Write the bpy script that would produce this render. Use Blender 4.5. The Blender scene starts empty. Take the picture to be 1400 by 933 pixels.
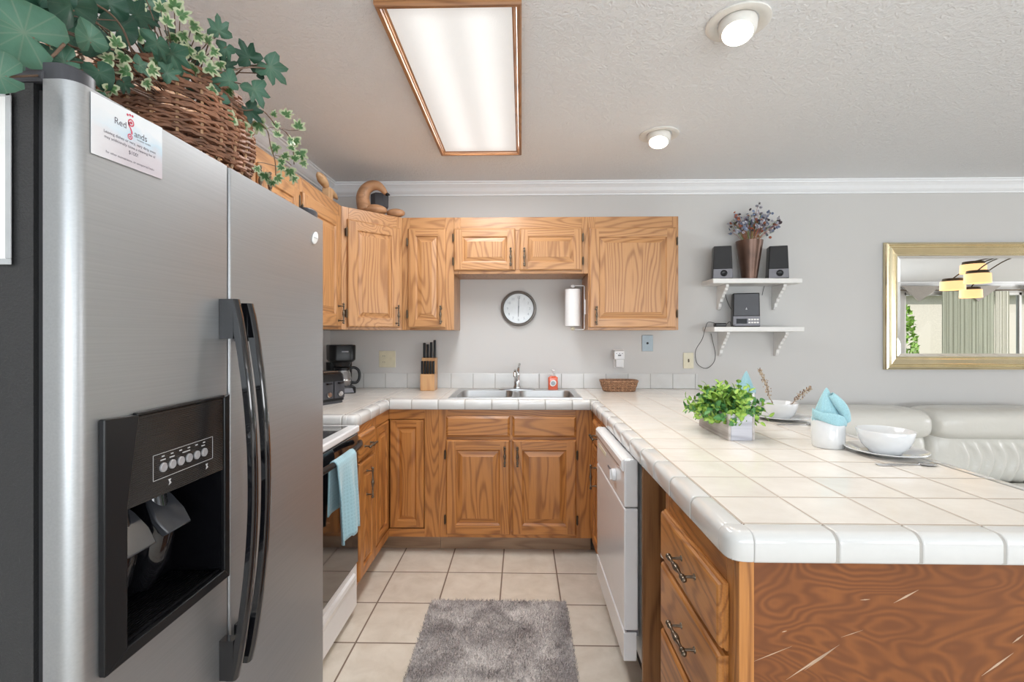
import bpy, bmesh, math, random
from mathutils import Vector, Matrix, noise
random.seed(7)
C = bpy.context.scene
COL = C.collection
PI = math.pi

# ------------------------------------------------------------------ camera, world, lights, exposure
FPX, CX, CY, YAW, CH = 645.0, 700.0, 457.7, 0.0205, 1.322
cam_d = bpy.data.cameras.new('camera')
cam_d.sensor_width = 36.0
cam_d.lens = FPX / 1400 * 36.0
cam_d.shift_y = -(466.5 - CY) / 1400
cam_d.clip_start = 0.02
cam = bpy.data.objects.new('camera', cam_d)
cam.location = (0, 0, CH)
cam.rotation_euler = (PI / 2, 0, YAW)
COL.objects.link(cam)
C.camera = cam

C.view_settings.view_transform = 'Standard'
C.view_settings.look = 'None'
C.view_settings.exposure = 0.0
C.view_settings.gamma = 1.0
C.view_settings.use_curve_mapping = False
C.cycles.use_denoising = True
C.cycles.max_bounces = 8
C.cycles.diffuse_bounces = 5
C.cycles.glossy_bounces = 5
C.cycles.transparent_max_bounces = 8
C.cycles.caustics_reflective = False
C.cycles.caustics_refractive = False
C.cycles.sample_clamp_indirect = 6.0

w = bpy.data.worlds.new('sky')
C.world = w
w.use_nodes = True
bg = w.node_tree.nodes['Background']
bg.inputs[0].default_value = (0.80, 0.89, 1.0, 1)
bg.inputs[1].default_value = 1.3

def area(name, loc, rot, sx, sy, power, color=(1, 1, 1)):
    l = bpy.data.lights.new(name, 'AREA')
    l.shape = 'RECTANGLE'; l.size = sx; l.size_y = sy
    l.energy = power; l.color = color
    o = bpy.data.objects.new(name, l)
    o.location = loc; o.rotation_euler = rot
    COL.objects.link(o)
    return o
# added fill lights in place of daylight, set in unseen rear and right openings
UPT = math.radians(46)  # tilts the added lights up to brighten the ceiling
area('added_fill_rear_left', (0.6, -3.14, 1.10), (PI / 2 + UPT, 0, 0), 2.9, 2.0, 125, (0.87, 0.935, 1.0))
area('added_fill_rear_right', (4.4, -3.14, 1.35), (PI / 2 + UPT, 0, 0), 2.6, 1.5, 110, (0.89, 0.945, 1.0))
area('added_fill_right_wall', (12.94, 0.4, 1.3), (PI / 2 + UPT, 0, PI / 2), 4.2, 1.8, 230, (0.97, 0.97, 0.98))
sun_d = bpy.data.lights.new('sun', 'SUN')
sun_d.energy = 3.6; sun_d.angle = 0.01; sun_d.color = (1.0, 0.96, 0.92)
sun = bpy.data.objects.new('sun', sun_d)
sun.rotation_euler = (math.radians(-48), math.radians(12), 0)
sun.location = (5, 4, 8)
COL.objects.link(sun)

# ------------------------------------------------------------------ pixel -> plane helpers (measuring the photograph)
_c, _s = math.cos(YAW), math.sin(YAW)
def ray(u, v):
    xr = (u - CX) / FPX
    return Vector((xr * _c - _s, xr * _s + _c, (CY - v) / FPX))
def atY(u, v, Y):
    r = ray(u, v); t = Y / r.y
    return Vector((r.x * t, Y, CH + r.z * t))
def atX(u, v, X):
    r = ray(u, v); t = X / r.x
    return Vector((X, r.y * t, CH + r.z * t))
def atZ(u, v, Z):
    r = ray(u, v); t = (Z - CH) / r.z
    return Vector((r.x * t, r.y * t, Z))

# ------------------------------------------------------------------ materials
def new_mat(name):
    m = bpy.data.materials.new(name); m.use_nodes = True
    nt = m.node_tree
    return m, nt, nt.nodes['Principled BSDF']
def lk(nt, a, b): nt.links.new(a, b)
def setin(nt, sock, v):
    if isinstance(v, bpy.types.NodeSocket): nt.links.new(v, sock)
    else: sock.default_value = v
def mth(nt, op, a, b=0.0, c=None, clamp=False):
    n = nt.nodes.new('ShaderNodeMath'); n.operation = op; n.use_clamp = clamp
    setin(nt, n.inputs[0], a); setin(nt, n.inputs[1], b)
    if c is not None: setin(nt, n.inputs[2], c)
    return n.outputs[0]
def mixc(nt, fac, a, b, mode='MIX'):
    n = nt.nodes.new('ShaderNodeMix'); n.data_type = 'RGBA'; n.blend_type = mode
    setin(nt, n.inputs[0], fac)
    for s, v in ((n.inputs[6], a), (n.inputs[7], b)):
        if isinstance(v, bpy.types.NodeSocket): nt.links.new(v, s)
        else: s.default_value = (*v, 1) if len(v) == 3 else v
    return n.outputs[2]
def noise_n(nt, vec, scale, detail=3.0, rough=0.5, dist=0.0):
    n = nt.nodes.new('ShaderNodeTexNoise')
    n.inputs['Scale'].default_value = scale; n.inputs['Detail'].default_value = detail
    n.inputs['Roughness'].default_value = rough; n.inputs['Distortion'].default_value = dist
    if vec is not None: nt.links.new(vec, n.inputs['Vector'])
    return n.outputs[0]
def ramp(nt, fac, stops):
    n = nt.nodes.new('ShaderNodeValToRGB')
    e = n.color_ramp.elements
    while len(e) < len(stops): e.new(0.5)
    for el, (p, c) in zip(e, stops):
        el.position = p; el.color = (*c, 1) if len(c) == 3 else c
    nt.links.new(fac, n.inputs[0])
    return n.outputs[0]
def bump(nt, bs, h, strength=0.3, dist=0.002):
    n = nt.nodes.new('ShaderNodeBump')
    n.inputs['Strength'].default_value = strength; n.inputs['Distance'].default_value = dist
    nt.links.new(h, n.inputs['Height']); nt.links.new(n.outputs[0], bs.inputs['Normal'])
def objco(nt, scale=(1, 1, 1), rnd=0.0):
    t = nt.nodes.new('ShaderNodeTexCoord')
    mp = nt.nodes.new('ShaderNodeMapping')
    mp.inputs['Scale'].default_value = scale
    nt.links.new(t.outputs['Object'], mp.inputs['Vector'])
    if rnd:
        oi = nt.nodes.new('ShaderNodeObjectInfo')
        va = nt.nodes.new('ShaderNodeVectorMath'); va.operation = 'SCALE'
        va.inputs[0].default_value = (rnd, rnd * 0.7, rnd * 1.3)
        nt.links.new(oi.outputs['Random'], va.inputs['Scale'])
        nt.links.new(va.outputs[0], mp.inputs['Location'])
    return mp.outputs[0]
def worldpos(nt):
    g = nt.nodes.new('ShaderNodeNewGeometry')
    return g.outputs['Position']
def sep(nt, v):
    n = nt.nodes.new('ShaderNodeSeparateXYZ'); nt.links.new(v, n.inputs[0]); return n.outputs
def comb(nt, x, y, z):
    n = nt.nodes.new('ShaderNodeCombineXYZ')
    for i, a in enumerate((x, y, z)): setin(nt, n.inputs[i], a)
    return n.outputs[0]

def plain(name, col, rough=0.5, metal=0.0, spec=0.5, coat=0.0, noise_amt=0.0, nscale=30, **kw):
    m, nt, b = new_mat(name)
    b.inputs['Roughness'].default_value = rough
    b.inputs['Metallic'].default_value = metal
    b.inputs['Specular IOR Level'].default_value = spec
    b.inputs['Coat Weight'].default_value = coat
    for k, v in kw.items():
        b.inputs[k.replace('_', ' ')].default_value = v
    n = noise_n(nt, objco(nt), nscale, 3)
    a = noise_amt or 0.04
    lo = tuple(c * (1 - a) for c in col); hi = tuple(min(1, c * (1 + a)) for c in col)
    lk(nt, ramp(nt, n, [(0.3, lo), (0.7, hi)]), b.inputs['Base Color'])
    return m
def emis(name, col, strength):
    m, nt, b = new_mat(name)
    b.inputs['Base Color'].default_value = (*col, 1)
    b.inputs['Emission Color'].default_value = (*col, 1)
    b.inputs['Emission Strength'].default_value = strength
    return m

def wood(name, light, dark, axis='z', across=4.4, K=27.0, rough=0.36, pores=0.5, coat=0.14, aniso=0.13, ringw=0.85):
    m, nt, b = new_mat(name)
    al = across * aniso
    sc = {'x': (al, across, across), 'y': (across, al, across), 'z': (across, across, al)}[axis]
    fs = {'x': (7, 230, 230), 'y': (230, 7, 230), 'z': (230, 230, 7)}[axis]
    v = objco(nt, sc, 37.0)
    n = noise_n(nt, v, 1.0, 2.6, 0.40, 0.12)
    r = mth(nt, 'SINE', mth(nt, 'MULTIPLY', n, K * 2 * PI))
    r = mth(nt, 'MULTIPLY_ADD', r, 0.5, 0.5)
    r = mth(nt, 'POWER', r, 2.6)
    p = noise_n(nt, objco(nt, fs, 11.0), 1.0, 2.0, 0.6)
    f = mth(nt, 'MULTIPLY', r, ringw)
    f = mth(nt, 'ADD', f, mth(nt, 'MULTIPLY', mth(nt, 'SUBTRACT', p, 0.45), pores * 2.4), clamp=True)
    big = noise_n(nt, objco(nt, (1.5, 1.5, 1.5), 5.0), 1.0, 1)
    base = mixc(nt, mth(nt, 'MULTIPLY', f, 0.80), light, dark)
    base = mixc(nt, mth(nt, 'MULTIPLY', big, 0.35), base, tuple(0.62 * a + 0.38 * c for a, c in zip(light, dark)))
    lk(nt, base, b.inputs['Base Color'])
    b.inputs['Roughness'].default_value = rough
    b.inputs['Coat Weight'].default_value = coat
    b.inputs['Coat Roughness'].default_value = 0.18
    bump(nt, b, p, 0.12, 0.001)
    return m

def tile_mat(name, ox, oy, p, tile_a, tile_b, grout, gw, axes='xy', rough=0.16, wav=0.25, groutrough=0.8, cell=0.03, py=None):
    m, nt, b = new_mat(name)
    o = sep(nt, worldpos(nt))
    ia, ib = {'xy': (0, 1), 'xz': (0, 2), 'yz': (1, 2)}[axes]
    py = py or p
    def line(s, off, pp):
        t = mth(nt, 'DIVIDE', mth(nt, 'SUBTRACT', s, off), pp)
        fr = mth(nt, 'FRACT', mth(nt, 'ADD', t, 1000.5))
        d = mth(nt, 'ABSOLUTE', mth(nt, 'SUBTRACT', fr, 0.5))       # 0 on the joint
        return mth(nt, 'MULTIPLY', d, pp), mth(nt, 'FLOOR', mth(nt, 'ADD', t, 1000.0))
    dx, cx = line(o[ia], ox, p); dy, cy = line(o[ib], oy, py)
    d = mth(nt, 'MINIMUM', dx, dy)
    mr = nt.nodes.new('ShaderNodeMapRange'); mr.interpolation_type = 'SMOOTHSTEP'
    lk(nt, d, mr.inputs[0]); mr.inputs[1].default_value = gw * 0.42; mr.inputs[2].default_value = gw * 0.62
    mask = mr.outputs[0]
    wn = nt.nodes.new('ShaderNodeTexWhiteNoise'); lk(nt, comb(nt, cx, cy, 3.0), wn.inputs['Vector'])
    pos = worldpos(nt)
    va = nt.nodes.new('ShaderNodeVectorMath'); va.operation = 'MULTIPLY_ADD'
    lk(nt, wn.outputs[1], va.inputs[0]); va.inputs[1].default_value = (7, 7, 7); lk(nt, pos, va.inputs[2])
    n = noise_n(nt, va.outputs[0], 9, 5, 0.6, 0.4)
    tc = ramp(nt, n, [(0.32, tile_a), (0.68, tile_b)])
    hv = mth(nt, 'MULTIPLY_ADD', wn.outputs[0], cell * 2, 1 - cell)
    tc = mixc(nt, 1.0, tc, comb(nt, hv, hv, hv), 'MULTIPLY')
    lk(nt, mixc(nt, mask, grout, tc), b.inputs['Base Color'])
    lk(nt, mth(nt, 'MULTIPLY_ADD', mask, rough - groutrough, groutrough), b.inputs['Roughness'])
    mr2 = nt.nodes.new('ShaderNodeMapRange'); mr2.interpolation_type = 'SMOOTHSTEP'
    lk(nt, d, mr2.inputs[0]); mr2.inputs[1].default_value = gw * 0.3; mr2.inputs[2].default_value = gw * 1.6
    mp = nt.nodes.new('ShaderNodeMapping'); mp.inputs['Scale'].default_value = (14, 45, 14)
    lk(nt, va.outputs[0], mp.inputs['Vector'])
    wv = noise_n(nt, mp.outputs[0], 1.0, 2, 0.5)
    h = mth(nt, 'ADD', mr2.outputs[0], mth(nt, 'MULTIPLY', wv, wav))
    bump(nt, b, h, 0.5, 0.0016)
    return m

M = {}
UL, UD = (0.52, 0.270, 0.112), (0.24, 0.095, 0.032)
BL, BD = (0.52, 0.215, 0.055), (0.19, 0.058, 0.013)  # same oak as the uppers; the lighting difference is put into the colour
for ax in 'xyz':
    M['oak_' + ax] = wood('oak_upper_' + ax, UL, UD, ax)
    M['base_' + ax] = wood('oak_base_' + ax, BL, BD, ax)
M['oak_gap_shade'] = wood('oak_filler_panel', (0.36, 0.17, 0.065), (0.13, 0.05, 0.018), 'z', 5.0, 16, rough=0.45)  # darker than the base oak: shade of the gap put into the colour
M['kick'] = wood('toe_kick_wood', (0.36, 0.235, 0.145), (0.20, 0.11, 0.06), 'x', 5.0, 14)
M['walnut'] = plain('dark_shade_wood', (0.11, 0.06, 0.035), 0.5)
M['wall'] = plain('wall_paint', (0.615, 0.605, 0.592), 0.75, noise_amt=0.012, nscale=2)
M['crown'] = plain('white_trim_paint', (0.86, 0.875, 0.90), 0.45, noise_amt=0.01)
M['white'] = plain('white_enamel', (0.80, 0.80, 0.81), 0.18, coat=0.4, noise_amt=0.01)
M['white_matte'] = plain('white_paint', (0.80, 0.79, 0.77), 0.5, noise_amt=0.02)
M['ceramic'] = plain('white_porcelain', (0.73, 0.74, 0.75), 0.12, coat=0.5, noise_amt=0.01)
M['black'] = plain('black_plastic', (0.008, 0.008, 0.009), 0.28, spec=.32, noise_amt=0.05)
M['cavity'] = plain('cavity_black', (0.004, 0.004, 0.005), 0.25, spec=.18)
M['tile_white'] = plain('white_glazed_tile', (0.67, 0.665, 0.65), 0.14, coat=.4, noise_amt=.01)
M['black_gloss'] = plain('black_gloss', (0.008, 0.008, 0.010), 0.07, coat=0.6)
M['black_matte'] = plain('black_matte', (0.02, 0.02, 0.022), 0.65)
M['charcoal'] = plain('charcoal_plastic', (0.05, 0.05, 0.058), 0.4)
M['silver'] = plain('silver_plastic', (0.17, 0.165, 0.18), 0.4, 0.3)
M['chrome'] = plain('chrome', (0.62, 0.62, 0.62), 0.12, 1.0)
M['brass'] = plain('antique_brass', (0.17, 0.135, 0.10), 0.32, 0.9, noise_amt=0.3, nscale=120)
M['hinge'] = plain('dark_bronze', (0.10, 0.075, 0.05), 0.4, 0.8)
M['glass'] = plain('clear_glass', (0.95, 0.97, 0.97), 0.02, Transmission_Weight=1.0, IOR=1.1)
M['carafe'] = plain('dark_glass', (0.35, 0.33, 0.32), 0.03, coat=1.0, Transmission_Weight=0.5)
M['mirror'] = plain('mirror_glass', (0.93, 0.93, 0.91), 0.005, 1.0, noise_amt=0.001)
M['gold'] = plain('champagne_gold_leaf', (0.80, 0.70, 0.47), 0.22, 1.0, noise_amt=0.07, nscale=8)
M['grout'] = plain('grey_grout', (0.42, 0.40, 0.37), 0.9)
M['beige_plate'] = plain('almond_plastic', (0.74, 0.69, 0.52), 0.4)
M['blue_plate'] = plain('steel_wall_plate', (0.30, 0.35, 0.38), 0.4, 0.3)
M['fabric_curtain'] = plain('sage_grey_curtain', (0.50, 0.53, 0.43), 0.9, noise_amt=0.05, nscale=60)
M['sheer'] = plain('sheer_curtain', (0.75, 0.75, 0.66), 0.9)
M['cord'] = plain('black_cord', (0.03, 0.03, 0.03), 0.5)
M['leaf_big'] = None

# stainless: brushed
m, nt, b = new_mat('stainless'); M['steel'] = m
n = noise_n(nt, objco(nt, (2, 300, 300)), 1.0, 2)
b.inputs['Metallic'].default_value = 1.0
lk(nt, ramp(nt, n, [(0.3, (0.50, 0.50, 0.50)), (0.7, (0.56, 0.56, 0.56))]), b.inputs['Base Color'])
b.inputs['Roughness'].default_value = 0.30
m, nt, b = new_mat('fridge_stainless'); M['fridge_steel'] = m
n = noise_n(nt, objco(nt, (300, 3, 300)), 1.0, 2)
b.inputs['Metallic'].default_value = 0.85
lk(nt, ramp(nt, n, [(0.3, (0.40, 0.41, 0.42)), (0.7, (0.43, 0.44, 0.45))]), b.inputs['Base Color'])
b.inputs['Roughness'].default_value = 0.42
b.inputs['Coat Weight'].default_value = 0.12
b.inputs['Coat Roughness'].default_value = 0.12
# fridge side: black textured steel
m, nt, b = new_mat('fridge_black_side'); M['fridge_side'] = m
n = noise_n(nt, objco(nt), 260, 2)
b.inputs['Base Color'].default_value = (0.030, 0.030, 0.031, 1); b.inputs['Roughness'].default_value = 0.38
bump(nt, b, n, 0.5, 0.002)
# ceiling: knockdown texture
m, nt, b = new_mat('ceiling_texture'); M['ceil'] = m
n = noise_n(nt, worldpos(nt), 42, 4, 0.6, 1.2)
r = ramp(nt, n, [(0.42, (0, 0, 0)), (0.60, (1, 1, 1))])
b.inputs['Base Color'].default_value = (0.865, 0.88, 0.90, 1); b.inputs['Roughness'].default_value = 0.9
bump(nt, b, r, 0.45, 0.006)
# end panel of the peninsula: figured plywood with scratches
m, nt, b = new_mat('figured_plywood'); M['ply'] = m
v = objco(nt, (1.9, 1.9, 3.0))
n = noise_n(nt, v, 1.0, 3.5, 0.50, 0.55)
r = mth(nt, 'MULTIPLY_ADD', mth(nt, 'SINE', mth(nt, 'MULTIPLY', n, 250.0)), 0.5, 0.5)
r2 = mth(nt, 'MULTIPLY', r, noise_n(nt, objco(nt, (9, 9, 9)), 1.0, 2))
big = noise_n(nt, objco(nt, (3, 3, 1.5)), 1.0, 2)
c1 = mixc(nt, r2, (0.135, 0.042, 0.012), (0.34, 0.118, 0.028))
c1 = mixc(nt, mth(nt, 'MULTIPLY', big, 0.5), c1, (0.27, 0.105, 0.045))
p = noise_n(nt, objco(nt, (400, 400, 12)), 1.0, 2)
c1 = mixc(nt, mth(nt, 'MULTIPLY', p, 0.25), c1, (0.15, 0.05, 0.02))
lk(nt, c1, b.inputs['Base Color']); b.inputs['Roughness'].default_value = 0.45; b.inputs['Specular IOR Level'].default_value = 0.3
M['scratch'] = plain('bare_wood_scratch', (0.52, 0.36, 0.25), 0.7)
# rug
m, nt, b = new_mat('grey_shag'); M['rug'] = m
o = worldpos(nt)
n1 = noise_n(nt, o, 7, 3, 0.6, 0.6); n2 = noise_n(nt, o, 260, 2, 0.7)
f = mth(nt, 'ADD', mth(nt, 'MULTIPLY', n1, 0.8), mth(nt, 'MULTIPLY', n2, 0.5))
lk(nt, ramp(nt, f, [(0.42, (0.20, 0.17, 0.165)), (0.62, (0.42, 0.385, 0.375)), (0.85, (0.72, 0.68, 0.66))]), b.inputs['Base Color'])
b.inputs['Roughness'].default_value = 0.95; b.inputs['Specular IOR Level'].default_value = 0.1
# leather
m, nt, b = new_mat('white_leather'); M['leather'] = m
b.inputs['Base Color'].default_value = (0.70, 0.685, 0.635, 1); b.inputs['Roughness'].default_value = 0.27
bump(nt, b, noise_n(nt, objco(nt), 9, 4, 0.6, 0.5), 0.25, 0.02)
# towel and napkin
def cloth(name, col, rib, amt=0.25):
    m, nt, b = new_mat(name)
    o = sep(nt, objco(nt))
    s = mth(nt, 'SINE', mth(nt, 'MULTIPLY', o[2], rib)); s2 = mth(nt, 'SINE', mth(nt, 'MULTIPLY', o[1], rib))
    n = noise_n(nt, objco(nt), 350, 2)
    f = mth(nt, 'MULTIPLY_ADD', mth(nt, 'MAXIMUM', s, s2), amt, mth(nt, 'MULTIPLY', n, 0.9))
    lk(nt, ramp(nt, f, [(0.2, tuple(c * 0.78 for c in col)), (0.9, tuple(min(1, c * 1.12) for c in col))]), b.inputs['Base Color'])
    b.inputs['Roughness'].default_value = 0.95; b.inputs['Sheen Weight'].default_value = 0.3
    bump(nt, b, f, 0.5, 0.002)
    return m
M['towel'] = cloth('blue_towel', (0.33, 0.53, 0.60), 420, .14)
M['napkin'] = cloth('aqua_napkin', (0.36, 0.62, 0.69), 3000, .0)
# leaves: colour varies from midrib to margin through a stored attribute
def leaf_mat(name, inner, mid, edge, vein, e0=0.75, rough=0.45, veins=True):
    m, nt, b = new_mat(name)
    def att(n_):
        a = nt.nodes.new('ShaderNodeAttribute'); a.attribute_name = n_; return a.outputs['Fac']
    n = noise_n(nt, worldpos(nt), 55, 4, 0.6)
    n2 = noise_n(nt, worldpos(nt), 14, 3, 0.6)
    x = mth(nt, 'ADD', att('rim'), mth(nt, 'MULTIPLY', mth(nt, 'SUBTRACT', n, 0.5), 0.6))
    c = ramp(nt, x, [(0.0, inner), (0.10, inner), (e0 - 0.12, mid), (e0 + 0.04, edge)])
    c = mixc(nt, mth(nt, 'MULTIPLY', n2, 0.7), c, tuple(v * 0.5 for v in mid))
    if veins:
        lx, ly = att('lx'), att('ly')
        ang = mth(nt, 'ABSOLUTE', mth(nt, 'ARCTAN2', ly, lx)); r = mth(nt, 'SQRT', mth(nt, 'ADD', mth(nt, 'MULTIPLY', lx, lx), mth(nt, 'MULTIPLY', ly, ly)))
        d = None
        for a0 in (0.0, 0.42, 0.86, 1.32, 1.85, 2.4):
            q = mth(nt, 'MULTIPLY', mth(nt, 'ABSOLUTE', mth(nt, 'SINE', mth(nt, 'SUBTRACT', ang, a0))), r)
            d = q if d is None else mth(nt, 'MINIMUM', d, q)
        k = mth(nt, 'SUBTRACT', 1.0, mth(nt, 'DIVIDE', d, 0.024, clamp=True))
        c = mixc(nt, mth(nt, 'MULTIPLY', mth(nt, 'MULTIPLY', k, n), 0.5), c, vein)
    lk(nt, c, b.inputs['Base Color']); b.inputs['Roughness'].default_value = rough
    b.inputs['Specular IOR Level'].default_value = 0.3
    bump(nt, b, n, 0.3, 0.004)
    return m
M['leaf_big'] = leaf_mat('large_ivy_leaf', (0.10, 0.21, 0.14), (0.07, 0.165, 0.11), (0.06, 0.14, 0.085), (0.24, 0.24, 0.18), 0.9)
M['leaf_dark'] = leaf_mat('dark_ivy_leaf', (0.035, 0.10, 0.06), (0.022, 0.075, 0.045), (0.02, 0.065, 0.04), (0.09, 0.12, 0.08), 0.9)
M['leaf_var'] = leaf_mat('variegated_ivy_leaf', (0.035, 0.13, 0.05), (0.09, 0.21, 0.07), (0.66, 0.68, 0.46), (0.30, 0.36, 0.18), 0.70)
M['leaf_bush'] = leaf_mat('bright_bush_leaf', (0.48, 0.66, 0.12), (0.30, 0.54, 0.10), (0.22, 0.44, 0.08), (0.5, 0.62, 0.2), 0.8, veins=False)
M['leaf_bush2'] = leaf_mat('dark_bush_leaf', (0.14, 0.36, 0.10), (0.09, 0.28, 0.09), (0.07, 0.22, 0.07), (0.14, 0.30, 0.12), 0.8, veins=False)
M['stem'] = plain('ivy_stem', (0.14, 0.085, 0.055), 0.7)
M['stem_green'] = plain('green_stem', (0.18, 0.28, 0.07), 0.7)
M['wicker'] = plain('brown_wicker', (0.27, 0.125, 0.070), 0.6, noise_amt=0.45, nscale=25)
M['wicker_light'] = plain('wicker_stake', (0.48, 0.29, 0.16), 0.6, noise_amt=0.3, nscale=40)
M['seagrass'] = plain('seagrass', (0.30, 0.16, 0.09), 0.75, noise_amt=0.5, nscale=90)
M['barnwood_x'] = wood('weathered_wood_end', (0.62, 0.62, 0.68), (0.38, 0.38, 0.43), 'x', 9, 6, rough=0.8, coat=0)
M['barnwood_y'] = wood('weathered_wood_side', (0.60, 0.56, 0.54), (0.34, 0.30, 0.28), 'y', 9, 6, rough=0.8, coat=0)
M['decoy'] = wood('carved_wood', (0.50, 0.27, 0.14), (0.27, 0.13, 0.06), 'x', 9, 6, rough=0.5)
M['vase'] = plain('brown_metal_vase', (0.13, 0.075, 0.055), 0.33, 0.6, noise_amt=0.3, nscale=8)

# ------------------------------------------------------------------ mesh collector
class MB:
    def __init__(s): s.v = []; s.f = []; s.m = []; s.a = []; s.l = {}
    def add(s, vs, fs, mi=0, M4=None, att=None):
        o = len(s.v)
        for i, p in enumerate(vs):
            p = Vector(p)
            s.v.append(M4 @ p if M4 is not None else p)
            s.a.append(att[i] if att else 0.0)
        for f in fs: s.f.append([i + o for i in f]); s.m.append(mi)
        return s
    def box(s, x0, x1, y0, y1, z0, z1, mi=0, F=None):
        vs = [Vector((x, y, z)) for x in (x0, x1) for y in (y0, y1) for z in (z0, z1)]
        if F: vs = [F(*p) for p in vs]
        return s.add(vs, [(0, 1, 3, 2), (4, 6, 7, 5), (0, 4, 5, 1), (2, 3, 7, 6), (0, 2, 6, 4), (1, 5, 7, 3)], mi)
    def loft(s, rings, mi=0, cap=True, closed=True):
        n = len(rings[0]); vs = [p for r in rings for p in r]; fs = []
        for i in range(len(rings) - 1):
            for j in range(n if closed else n - 1):
                k = (j + 1) % n
                fs.append((i * n + j, i * n + k, (i + 1) * n + k, (i + 1) * n + j))
        if cap:
            fs.append(list(range(n))[::-1]); fs.append([(len(rings) - 1) * n + j for j in range(n)])
        return s.add(vs, fs, mi)
    def cyl(s, p0, p1, r0, r1=None, seg=16, mi=0, cap=True):
        r1 = r0 if r1 is None else r1
        p0, p1 = Vector(p0), Vector(p1)
        d = (p1 - p0).normalized()
        a = d.orthogonal().normalized(); b = d.cross(a)
        rr = lambda p, r: [p + (a * math.cos(t) + b * math.sin(t)) * r for t in (2 * PI * i / seg for i in range(seg))]
        return s.loft([rr(p0, r0), rr(p1, r1)], mi, cap)
    def lathe(s, prof, org=(0, 0, 0), axis=(0, 0, 1), seg=24, mi=0, cap=True, sx=1, sy=1):
        d = Vector(axis).normalized(); org = Vector(org)
        if abs(d.z) > 0.99: a, b = Vector((1, 0, 0)), Vector((0, 1, 0))
        else: a = d.orthogonal().normalized(); b = d.cross(a)
        rings = [[org + d * h + (a * math.cos(t) * sx + b * math.sin(t) * sy) * max(r, 1e-5) for t in (2 * PI * i / seg for i in range(seg))] for r, h in prof]
        return s.loft(rings, mi, cap)
    def tube(s, pts, r, seg=8, mi=0, flat=None):
        pts = [Vector(p) for p in pts]; rings = []
        up = None
        for i, p in enumerate(pts):
            d = (pts[min(i + 1, len(pts) - 1)] - pts[max(i - 1, 0)])
            if d.length < 1e-9: d = Vector((0, 0, 1))
            d.normalize()
            if up is None: up = d.orthogonal().normalized()
            a = (up - d * up.dot(d))
            a = a.normalized() if a.length > 1e-6 else d.orthogonal().normalized()
            up = a; b = d.cross(a)
            ri = r[i] if isinstance(r, (list, tuple)) else r
            rings.append([p + (a * math.cos(t) + b * math.sin(t)) * ri for t in (2 * PI * k / seg for k in range(seg))])
        return s.loft(rings, mi)
    def prism(s, poly, f0, f1, mi=0):
        """poly: list of 2-D points; f0/f1 map a 2-D point to the two end faces"""
        n = len(poly)
        vs = [f0(*p) for p in poly] + [f1(*p) for p in poly]
        fs = [(i, (i + 1) % n, n + (i + 1) % n, n + i) for i in range(n)]
        fs += [list(range(n))[::-1], [n + i for i in range(n)]]
        return s.add(vs, fs, mi)
    def ball(s, c, r, seg=14, rings=9, mi=0, sc=(1, 1, 1)):
        c = Vector(c)
        prof = [(math.sin(PI * i / rings), -math.cos(PI * i / rings)) for i in range(rings + 1)]
        rr = [[c + Vector((math.cos(t) * a * r * sc[0], math.sin(t) * a * r * sc[1], h * r * sc[2])) for t in (2 * PI * k / seg for k in range(seg))] for a, h in [(max(a, 1e-4), h) for a, h in prof]]
        return s.loft(rr, mi)

def thing(name, label, cat, loc=(0, 0, 0), group=None):
    o = bpy.data.objects.new(name, None); COL.objects.link(o)
    o.location = loc; o.empty_display_size = 0.05
    o['label'] = label; o['category'] = cat
    if group: o['group'] = group
    return o
def wloc(o):
    p = Vector((0, 0, 0))
    while o is not None: p += Vector(o.location); o = o.parent
    return p
def build(name, mb, mats, parent=None, bevel=0.0, smooth=None, seg=2, origin=None, subsurf=0, recalc=True):
    """world-space geometry in, ONE mesh object out"""
    if not isinstance(mats, (list, tuple)): mats = [mats]
    off = wloc(parent) if parent is not None else Vector(origin or (0, 0, 0))
    me = bpy.data.meshes.new(name)
    me.from_pydata([v - off for v in mb.v], [], mb.f)
    for m_ in mats: me.materials.append(M[m_] if isinstance(m_, str) else m_)
    for p, mi in zip(me.polygons, mb.m): p.material_index = mi
    if any(mb.a):
        at = me.attributes.new('rim', 'FLOAT', 'POINT')
        for i, a in enumerate(mb.a): at.data[i].value = a
    if mb.l:
        for nm, ix in (('lx', 0), ('ly', 1)):
            at = me.attributes.new(nm, 'FLOAT', 'POINT')
            for i, q in mb.l.items(): at.data[i].value = q[ix]
    if recalc:
        bm = bmesh.new(); bm.from_mesh(me)
        bmesh.ops.recalc_face_normals(bm, faces=bm.faces)
        bm.to_mesh(me); bm.free()
    if smooth:
        me.shade_smooth()
        if smooth is not True: me.set_sharp_from_angle(angle=math.radians(smooth))
    o = bpy.data.objects.new(name, me); COL.objects.link(o)
    if parent is not None: o.parent = parent
    else: o.location = off
    if bevel:
        bv = o.modifiers.new('bevel', 'BEVEL'); bv.width = bevel; bv.segments = seg; bv.limit_method = 'ANGLE'
        bv.angle_limit = math.radians(40)
    if subsurf:
        sb = o.modifiers.new('sub', 'SUBSURF'); sb.levels = subsurf; sb.render_levels = subsurf
    return o
def struct(name, mb, mats, **k):
    o = build(name, mb, mats, **k); o['kind'] = 'structure'; return o
def tag(o, label, cat, group=None, kind=None):
    o['label'] = label; o['category'] = cat
    if group: o['group'] = group
    if kind: o['kind'] = kind
    return o
def copy_tree(o, parent=None, loc=None, label=None):
    c = o.copy(); COL.objects.link(c)
    if parent is not None: c.parent = parent
    for ch in list(o.children): copy_tree(ch, c)
    if loc is not None: c.location = loc
    if label: c['label'] = label
    return c
def FR(o, U, N):
    """frame on a vertical face: u along the face, v up, d outwards"""
    o, U, N = Vector(o), Vector(U).normalized(), Vector(N).normalized()
    return lambda u, v, d: o + U * u + Vector((0, 0, v)) + N * d
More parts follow.
